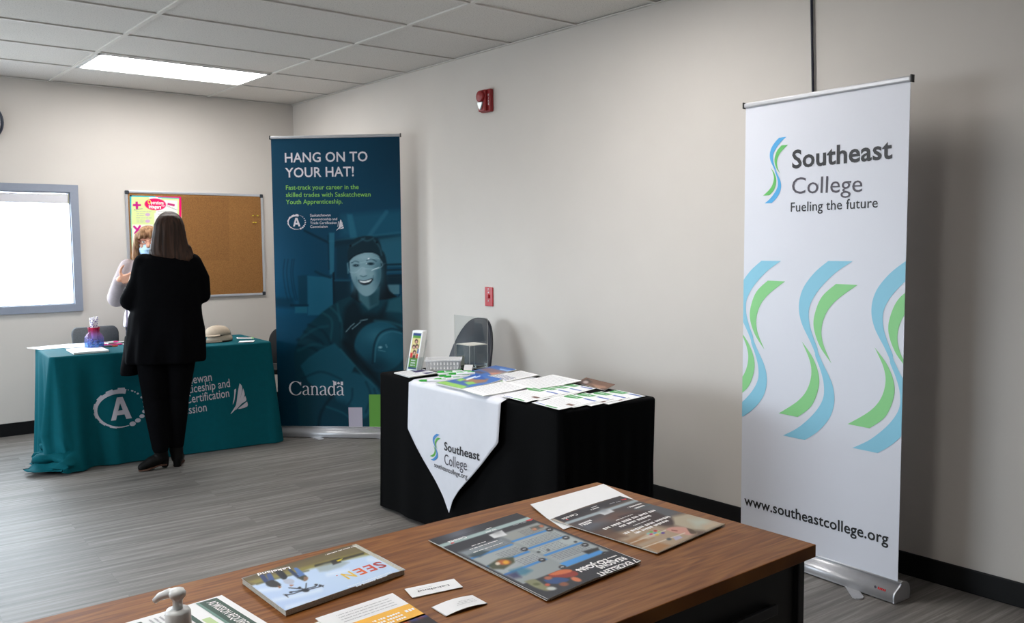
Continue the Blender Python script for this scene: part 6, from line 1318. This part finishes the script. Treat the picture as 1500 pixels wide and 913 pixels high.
HPL, HPR = Vector((-0.115, 0, 0.80)), Vector((0.055, 0, 0.80)); KNL, KNR = Vector((-0.112, 0.015, 0.44)), Vector((0.030, 0.035, 0.44)); ANL, ANR = Vector((-0.086, -0.055, 0.120)), Vector((0.008, 0.000, 0.105))
for a, b, c in ((HPL, KNL, ANL), (HPR, KNR, ANR)): mb.limb([a, b], [0.080, 0.052], SKIN, 18); mb.limb([b, b.lerp(c, 0.3)+Vector((0, -0.012, 0)), c], [0.050, 0.050, 0.033], SKIN, 18)
mb.limb([ANL, ANL+Vector((0.0, 0.004, -0.05)), ANL+Vector((-0.10, -0.016, -0.088))], [0.030, 0.024, 0.014], SKIN); mb.limb([ANR, ANR+Vector((0.004, 0.01, -0.05)), ANR+Vector((0.016, 0.13, -0.070))], [0.030, 0.024, 0.014], SKIN)
finish(mb, 'body', T1, 0.0052)
for s in (-1, 1):
    mb = MB(); mb.ball(hc+HM@Vector((s*0.030, 0.079, 0.010)), (0.013, 0.009, 0.008), mat('eye_white', 'e8e6e2', 0.3), 12, 8, HM); e_ = mb.build('eye', T1); mb = MB(); mb.ball(hc+HM@Vector((s*0.030, 0.0865, 0.010)), (0.0052, 0.0025, 0.0052), mat('iris_brown', '3a2618', 0.2), 10, 6, HM); mb.build('iris', e_)
# hair: shoulder-length, brown
HB = hairmat('brown_hair', '1d110a', '40281a')
mb = MB(); mb.ball(hc+Vector((0, -0.018, 0.040)), (0.086, 0.101, 0.090), HB, 28, 18)
loft(mb, [(1.628, -0.034, 0.066, -0.070, 0.040), (1.605, -0.058, 0.090, -0.088, 0.052), (1.565, -0.076, 0.105, -0.098, 0.052), (1.510, -0.086, 0.112, -0.100, 0.045), (1.450, -0.097, 0.122, -0.098, 0.030), (1.405, -0.103, 0.133, -0.098, 0.018), (1.372, -0.098, 0.146, -0.100, 0.004), (1.352, -0.060, 0.152, -0.100, -0.01), (1.332, 0.000, 0.120, -0.098, -0.03)], HB, 64, wob=lambda a, z: 0.0035*math.sin(a*17)+0.002*math.sin(a*31+z*20))
mb.limb([(0.125, -0.03, 1.42), (0.148, -0.03, 1.365), (0.172, -0.035, 1.335)], [0.020, 0.014, 0.003], HB); mb.limb([(0.10, -0.06, 1.41), (0.115, -0.075, 1.345), (0.128, -0.085, 1.315)], [0.022, 0.014, 0.003], HB); mb.limb([(-0.085, -0.03, 1.43), (-0.100, -0.03, 1.385), (-0.108, -0.02, 1.362)], [0.020, 0.014, 0.003], HB)
finish(mb, 'hair', T1, 0.006, 9)
# cardigan: wide back, bent sleeves, hem lower at the left front
mb = MB()
fold = lambda a, z: (0.010*math.sin(a*7+z*5)+0.006*math.sin(a*13-z*9))*max(0, min(1, (1.08-z)/0.3))
loft(mb, [(1.405, -0.066, 0.084, -0.055, 0.055), (1.385, -0.105, 0.118, -0.075, 0.065), (1.355, -0.160, 0.158, -0.10, 0.085), (1.300, -0.192, 0.186, -0.125, 0.115), (1.22, -0.206, 0.196, -0.142, 0.145), (1.12, -0.212, 0.198, -0.150, 0.165), (1.04, -0.226, 0.196, -0.150, 0.175), (0.985, -0.244, 0.200, -0.155, 0.175), (0.90, -0.252, 0.212, -0.165, 0.170), (0.82, -0.262, 0.211, -0.165, 0.170), (0.74, -0.270, 0.209, -0.158, 0.165), (0.700, -0.272, 0.208, -0.152, 0.160), (0.684, -0.262, 0.200, -0.145, 0.150)], BLKNIT, 56, wob=fold)
loft(mb, [(0.86, -0.276, -0.16, -0.02, 0.145), (0.74, -0.292, -0.18, -0.03, 0.150), (0.66, -0.308, -0.19, -0.03, 0.140), (0.606, -0.312, -0.205, -0.02, 0.110)], BLKNIT, 24)
for sh, el, wr in ((Vector((-0.140, -0.005, 1.318)), ELL, WRL), (Vector((0.140, -0.005, 1.318)), ELR, WRR)):
    mb.limb([sh, sh.lerp(el, 0.5)+Vector((0.018, -0.01, 0)), el], [0.068, 0.066, 0.060], BLKNIT, 20); mb.limb([el, el.lerp(wr, 0.86)], [0.061, 0.046], BLKNIT, 20)
finish(mb, 'cardigan', T1, 0.008, 5)
mb = MB(); loft(mb, [(0.90, -0.215, 0.165, -0.135, 0.14), (0.80, -0.222, 0.162, -0.145, 0.135), (0.73, -0.20, 0.145, -0.12, 0.12)], BLKPANT)
for a, b, c, rr in ((HPL+Vector((0, 0, -0.03)), KNL, ANL+Vector((0, 0, 0.02)), (0.110, 0.072, 0.068, 0.052)), (HPR+Vector((0, 0, -0.03)), KNR, ANR+Vector((0, 0, 0.04)), (0.108, 0.070, 0.066, 0.050))):
    mb.limb([a, b, b.lerp(c, 0.35)+Vector((0, -0.012, 0)), c], list(rr), BLKPANT, 20)
finish(mb, 'trousers', T1, 0.008, 4)
def boot(an, toe, heel, nm='boot'):
    d = Vector((toe.x-heel.x, toe.y-heel.y, 0)).normalized()
    mb = MB(); mb.limb([an+up*0.085, an, heel+up*0.055], [0.044, 0.044, 0.037], BOOTM, 18); mb.limb([heel+up*0.055, heel.lerp(toe, 0.55)+up*0.042, toe+up*0.026], [0.038, 0.038, 0.026], BOOTM, 18); o = finish(mb, nm, T1, 0.006, 3)
    mb = MB(); h = heel-d*0.012; mb.limb([h+up*0.045, h+up*0.006], [0.027, 0.023], BOOTM, 14, 2); mb.build('heel', o)
    s_ = d.cross(up); pts = [heel-d*0.02+s_*0.024, heel+d*0.03+s_*0.022, heel.lerp(toe, 0.7)+s_*0.036, toe+d*0.02+s_*0.014, toe+d*0.02-s_*0.014, heel.lerp(toe, 0.7)-s_*0.036, heel+d*0.03-s_*0.022, heel-d*0.02-s_*0.024]
    mb = MB(); rs = [[p+up*q for p in pts] for q in (0.003, 0.011)]; mb.rings(rs, SOLE, smooth=False); mb.build('sole', o)
boot(ANR, Vector((0.028, 0.150, 0.0)), Vector((0.012, -0.012, 0.0)))
boot(ANL, Vector((-0.200, -0.075, 0.0)), Vector((-0.075, -0.050, 0.020)))
# --- woman behind the table, facing us, one hand raised
T2 = thing('person', 'person in a pale pink cardigan and blue face mask gesturing behind the teal table', 'person', (-1.462, -0.470, 0), PI-0.228)
mb = MB(); h2 = Vector((0.0, 0.045, 1.462)); HM2 = Matrix.Rotation(-0.12, 3, 'Z')@Matrix.Rotation(-0.10, 3, 'X'); head(mb, h2, HM2, SKIN)
loft(mb, [(1.31, -0.13, 0.13, -0.06, 0.07), (1.24, -0.155, 0.155, -0.085, 0.095), (1.05, -0.145, 0.145, -0.09, 0.11), (0.94, -0.155, 0.155, -0.10, 0.11), (0.84, -0.175, 0.175, -0.12, 0.11), (0.76, -0.16, 0.16, -0.10, 0.10)], SKIN)
SR, SL = Vector((0.150, 0.0, 1.275)), Vector((-0.150, 0.0, 1.275)); ER, EL = Vector((0.232, 0.010, 1.045)), Vector((-0.21, 0.02, 1.03)); WR_, WL_ = Vector((0.222, 0.175, 1.178)), Vector((-0.10, 0.19, 1.02))
for a, b, c in ((SR, ER, WR_), (SL, EL, WL_)): mb.limb([a, b], [0.044, 0.036], SKIN, 16); mb.limb([b, c], [0.034, 0.025], SKIN, 16)
hand(mb, WR_, (-0.93, 0.25, 0.22), (0.12, 0.05, 1), SKIN, -0.22, 1.1, thumb=(0.28, 0.0, 1), L=0.165); hand(mb, WL_, (0.75, 0.5, 0.1), (0, 0.1, 1), SKIN, 0.45, L=0.165)
for s in (-1, 1):
    x = s*0.085; mb.limb([(x, 0, 0.80), (x, 0.01, 0.44)], [0.078, 0.050], SKIN, 18); mb.limb([(x, 0.01, 0.44), (x, -0.015, 0.30), (x, -0.02, 0.08)], [0.048, 0.048, 0.032], SKIN, 18); mb.limb([(x, -0.02, 0.08), (x*1.05, 0.05, 0.045), (x*1.15, 0.12, 0.026)], [0.033, 0.030, 0.022], SKIN)
finish(mb, 'body', T2, 0.0050)
for s in (-1, 1):
    mb = MB(); mb.ball(h2+HM2@Vector((s*0.030, 0.079, 0.010)), (0.013, 0.009, 0.008), MATS['eye_white'], 12, 8, HM2); e_ = mb.build('eye', T2); mb = MB(); mb.ball(h2+HM2@Vector((s*0.030, 0.0865, 0.010)), (0.0052, 0.0025, 0.0052), MATS['iris_brown'], 10, 6, HM2); mb.build('iris', e_)
HL = hairmat('light_brown_hair', '6e4a32', 'b08a66')
T_ = lambda p: h2+HM2@Vector(p)
mb = MB(); mb.ball(T_((0, -0.022, 0.040)), (0.085, 0.098, 0.088), HL, 28, 18, HM2)
def hl(mb, s):                                         # side curtains framing the face
    mb.limb([T_((s*0.035, 0.070, 0.092)), T_((s*0.078, 0.050, 0.035)), T_((s*0.088, 0.022, -0.05)), T_((s*0.098, 0.018, -0.115)), T_((s*0.090, 0.020, -0.150))], [0.022, 0.022, 0.026, 0.026, 0.010], HL, 14)
    mb.limb([T_((s*0.070, -0.02, 0.05)), T_((s*0.088, -0.02, -0.05)), T_((s*0.098, -0.015, -0.12)), T_((s*0.092, -0.01, -0.155))], [0.030, 0.032, 0.030, 0.012], HL, 14)
hl(mb, 1); hl(mb, -1)
for q in (-0.6, -0.3, 0.0, 0.3, 0.6): mb.limb([T_((q*0.10, -0.075, 0.05)), T_((q*0.13, -0.085, -0.05)), T_((q*0.14, -0.07, -0.14))], [0.035, 0.034, 0.014], HL, 14)
for q in (-0.6, -0.2, 0.2, 0.55): mb.limb([T_((q*0.02, 0.045, 0.108)), T_((q*0.085, 0.082, 0.062)), T_((q*0.105, 0.086, 0.036))], [0.020, 0.015, 0.007], HL, 12)
finish(mb, 'hair', T2, 0.006, 7)
MASK = mat('blue_mask_fabric', 'a9cbe6', 0.7, vary=0.03)
mb = MB(); g = []; n_, m_ = 14, 12
for j in range(m_+1):
    v = j/m_; z = -0.008-0.088*v
    for i in range(n_+1):
        u = -1+2*i/n_; w_ = 0.066*(1-0.18*abs(2*v-1)); g.append(T_((w_*u, 0.112-0.058*u*u-0.016*(2*v-1)**2+0.003*math.sin(v*PI*6), z)))
mb.add(g, [(j*(n_+1)+i, j*(n_+1)+i+1, (j+1)*(n_+1)+i+1, (j+1)*(n_+1)+i) for j in range(m_) for i in range(n_)], MASK, True); o = mb.build('face_mask', T2); md = o.modifiers.new('t', 'SOLIDIFY'); md.thickness = 0.002
for s in (-1, 1):
    mb = MB(); mb.tube([T_((s*0.062, 0.060, -0.018)), T_((s*0.072, 0.02, 0.0)), T_((s*0.078, -0.02, 0.004)), T_((s*0.074, 0.0, -0.04)), T_((s*0.060, 0.052, -0.082))], 0.0016, MASK, 6); mb.build('ear_loop', o)
GLS = mat('pink_glasses_frame', '8a4a4a', 0.3)
mb = MB()
for s in (-1, 1):
    mb.tube([T_((s*0.033+0.023*math.cos(a), 0.100-0.10*abs(0.023*math.cos(a)), 0.012+0.018*math.sin(a))) for a in [2*PI*k/20 for k in range(21)]], 0.0016, GLS, 6); mb.tube([T_((s*0.056, 0.096, 0.016)), T_((s*0.076, 0.055, 0.018)), T_((s*0.080, 0.0, 0.012))], 0.0016, GLS, 6)
mb.tube([T_((-0.010, 0.101, 0.016)), T_((0.010, 0.101, 0.016))], 0.0016, GLS, 6); mb.build('glasses', T2)
PINK = mat('pale_pink_knit', '9c9092', 0.9, vary=0.05, scale=60, bump=0.2, bscale=420)
mb = MB(); f2 = lambda a, z: (0.006*math.sin(a*9+z*6)+0.004*math.sin(a*15))*max(0, min(1, (1.2-z)/0.3))
loft(mb, [(1.345, -0.066, 0.066, -0.06, 0.05), (1.325, -0.12, 0.12, -0.08, 0.07), (1.295, -0.155, 0.155, -0.095, 0.09), (1.22, -0.17, 0.17, -0.11, 0.112), (1.10, -0.165, 0.165, -0.11, 0.125), (1.00, -0.168, 0.168, -0.115, 0.125), (0.93, -0.178, 0.178, -0.125, 0.128), (0.88, -0.185, 0.185, -0.13, 0.128)], PINK, 48, wob=f2)
mb.limb([SR, SR.lerp(ER, 0.5)+Vector((0.012, 0, 0)), ER+Vector((0.010, 0, -0.005))], [0.062, 0.062, 0.066], PINK, 20); mb.limb([ER+Vector((0.008, 0.0, -0.010)), ER.lerp(WR_, 0.45)+Vector((0.006, 0, -0.012)), ER.lerp(WR_, 0.86)], [0.066, 0.060, 0.046], PINK, 20)
mb.limb([SL, EL], [0.062, 0.056], PINK, 20); mb.limb([EL, EL.lerp(WL_, 0.86)], [0.056, 0.042], PINK, 20)
finish(mb, 'cardigan', T2, 0.0075, 4)
STR = mat('striped_shirt', 'd9d2d8', 0.85, vary=0.0); nt = STR.node_tree; wv = nt.nodes.new('ShaderNodeTexWave'); wv.inputs['Scale'].default_value = 9; wv.inputs['Distortion'].default_value = 3.5; wv.inputs['Detail'].default_value = 2; rp = nt.nodes.new('ShaderNodeValToRGB'); rp.color_ramp.elements[0].position = 0.30; rp.color_ramp.elements[1].position = 0.42; rp.color_ramp.elements[0].color = lin('6a5f70')+(1,); rp.color_ramp.elements[1].color = lin('e2dce2')+(1,)
tc = nt.nodes.new('ShaderNodeTexCoord'); nt.links.new(tc.outputs['Object'], wv.inputs['Vector']); nt.links.new(wv.outputs['Fac'], rp.inputs[0]); nt.links.new(rp.outputs[0], nt.nodes['Principled BSDF'].inputs['Base Color'])
mb = MB(); loft(mb, [(1.0, -0.160, 0.160, -0.105, 0.115), (0.92, -0.186, 0.186, -0.13, 0.132), (0.86, -0.196, 0.196, -0.14, 0.135), (0.815, -0.198, 0.198, -0.142, 0.132)], STR, 48, wob=lambda a, z: 0.006*math.sin(a*8)); finish(mb, 'shirt', T2, 0.0075, 3)
JEAN = mat('dark_jeans', '14182a', 0.9, vary=0.1, spec=0.2); mb = MB(); loft(mb, [(0.88, -0.178, 0.178, -0.122, 0.118), (0.80, -0.186, 0.186, -0.13, 0.12), (0.72, -0.17, 0.17, -0.11, 0.11)], JEAN)
for s in (-1, 1): x = s*0.088; mb.limb([(x, 0, 0.76), (x, 0.012, 0.44), (x, -0.018, 0.30), (x, -0.02, 0.10)], [0.098, 0.066, 0.064, 0.055], JEAN, 20)
finish(mb, 'jeans', T2, 0.008, 4)
for s in (-1, 1):
    x = s*0.09; mb = MB(); mb.limb([(x, -0.045, 0.045), (x*1.05, 0.04, 0.040), (x*1.15, 0.125, 0.030)], [0.040, 0.041, 0.029], BOOTM, 18); finish(mb, 'shoe', T2, 0.006, 3)
BDG = mat('teal_badge_print', '0d4f54', 0.4, vary=0); mb = MB(); B0 = Vector((0.118, 0.150, 1.075)); mb.box(B0, B0+Vector((0.075, 0.003, 0.050)), PAPER); mb.box(B0+Vector((0.004, 0.0028, 0.004)), B0+Vector((0.071, 0.0042, 0.040)), BDG); bd = mb.build('name_badge', T2); bd['label'] = 'teal and white name badge'
mb = MB(); mb.tube([B0+Vector((0.037, 0.0, 0.05)), (0.11, 0.125, 1.22), (0.075, 0.07, 1.335)], 0.003, BDG, 6); mb.build('lanyard', T2)
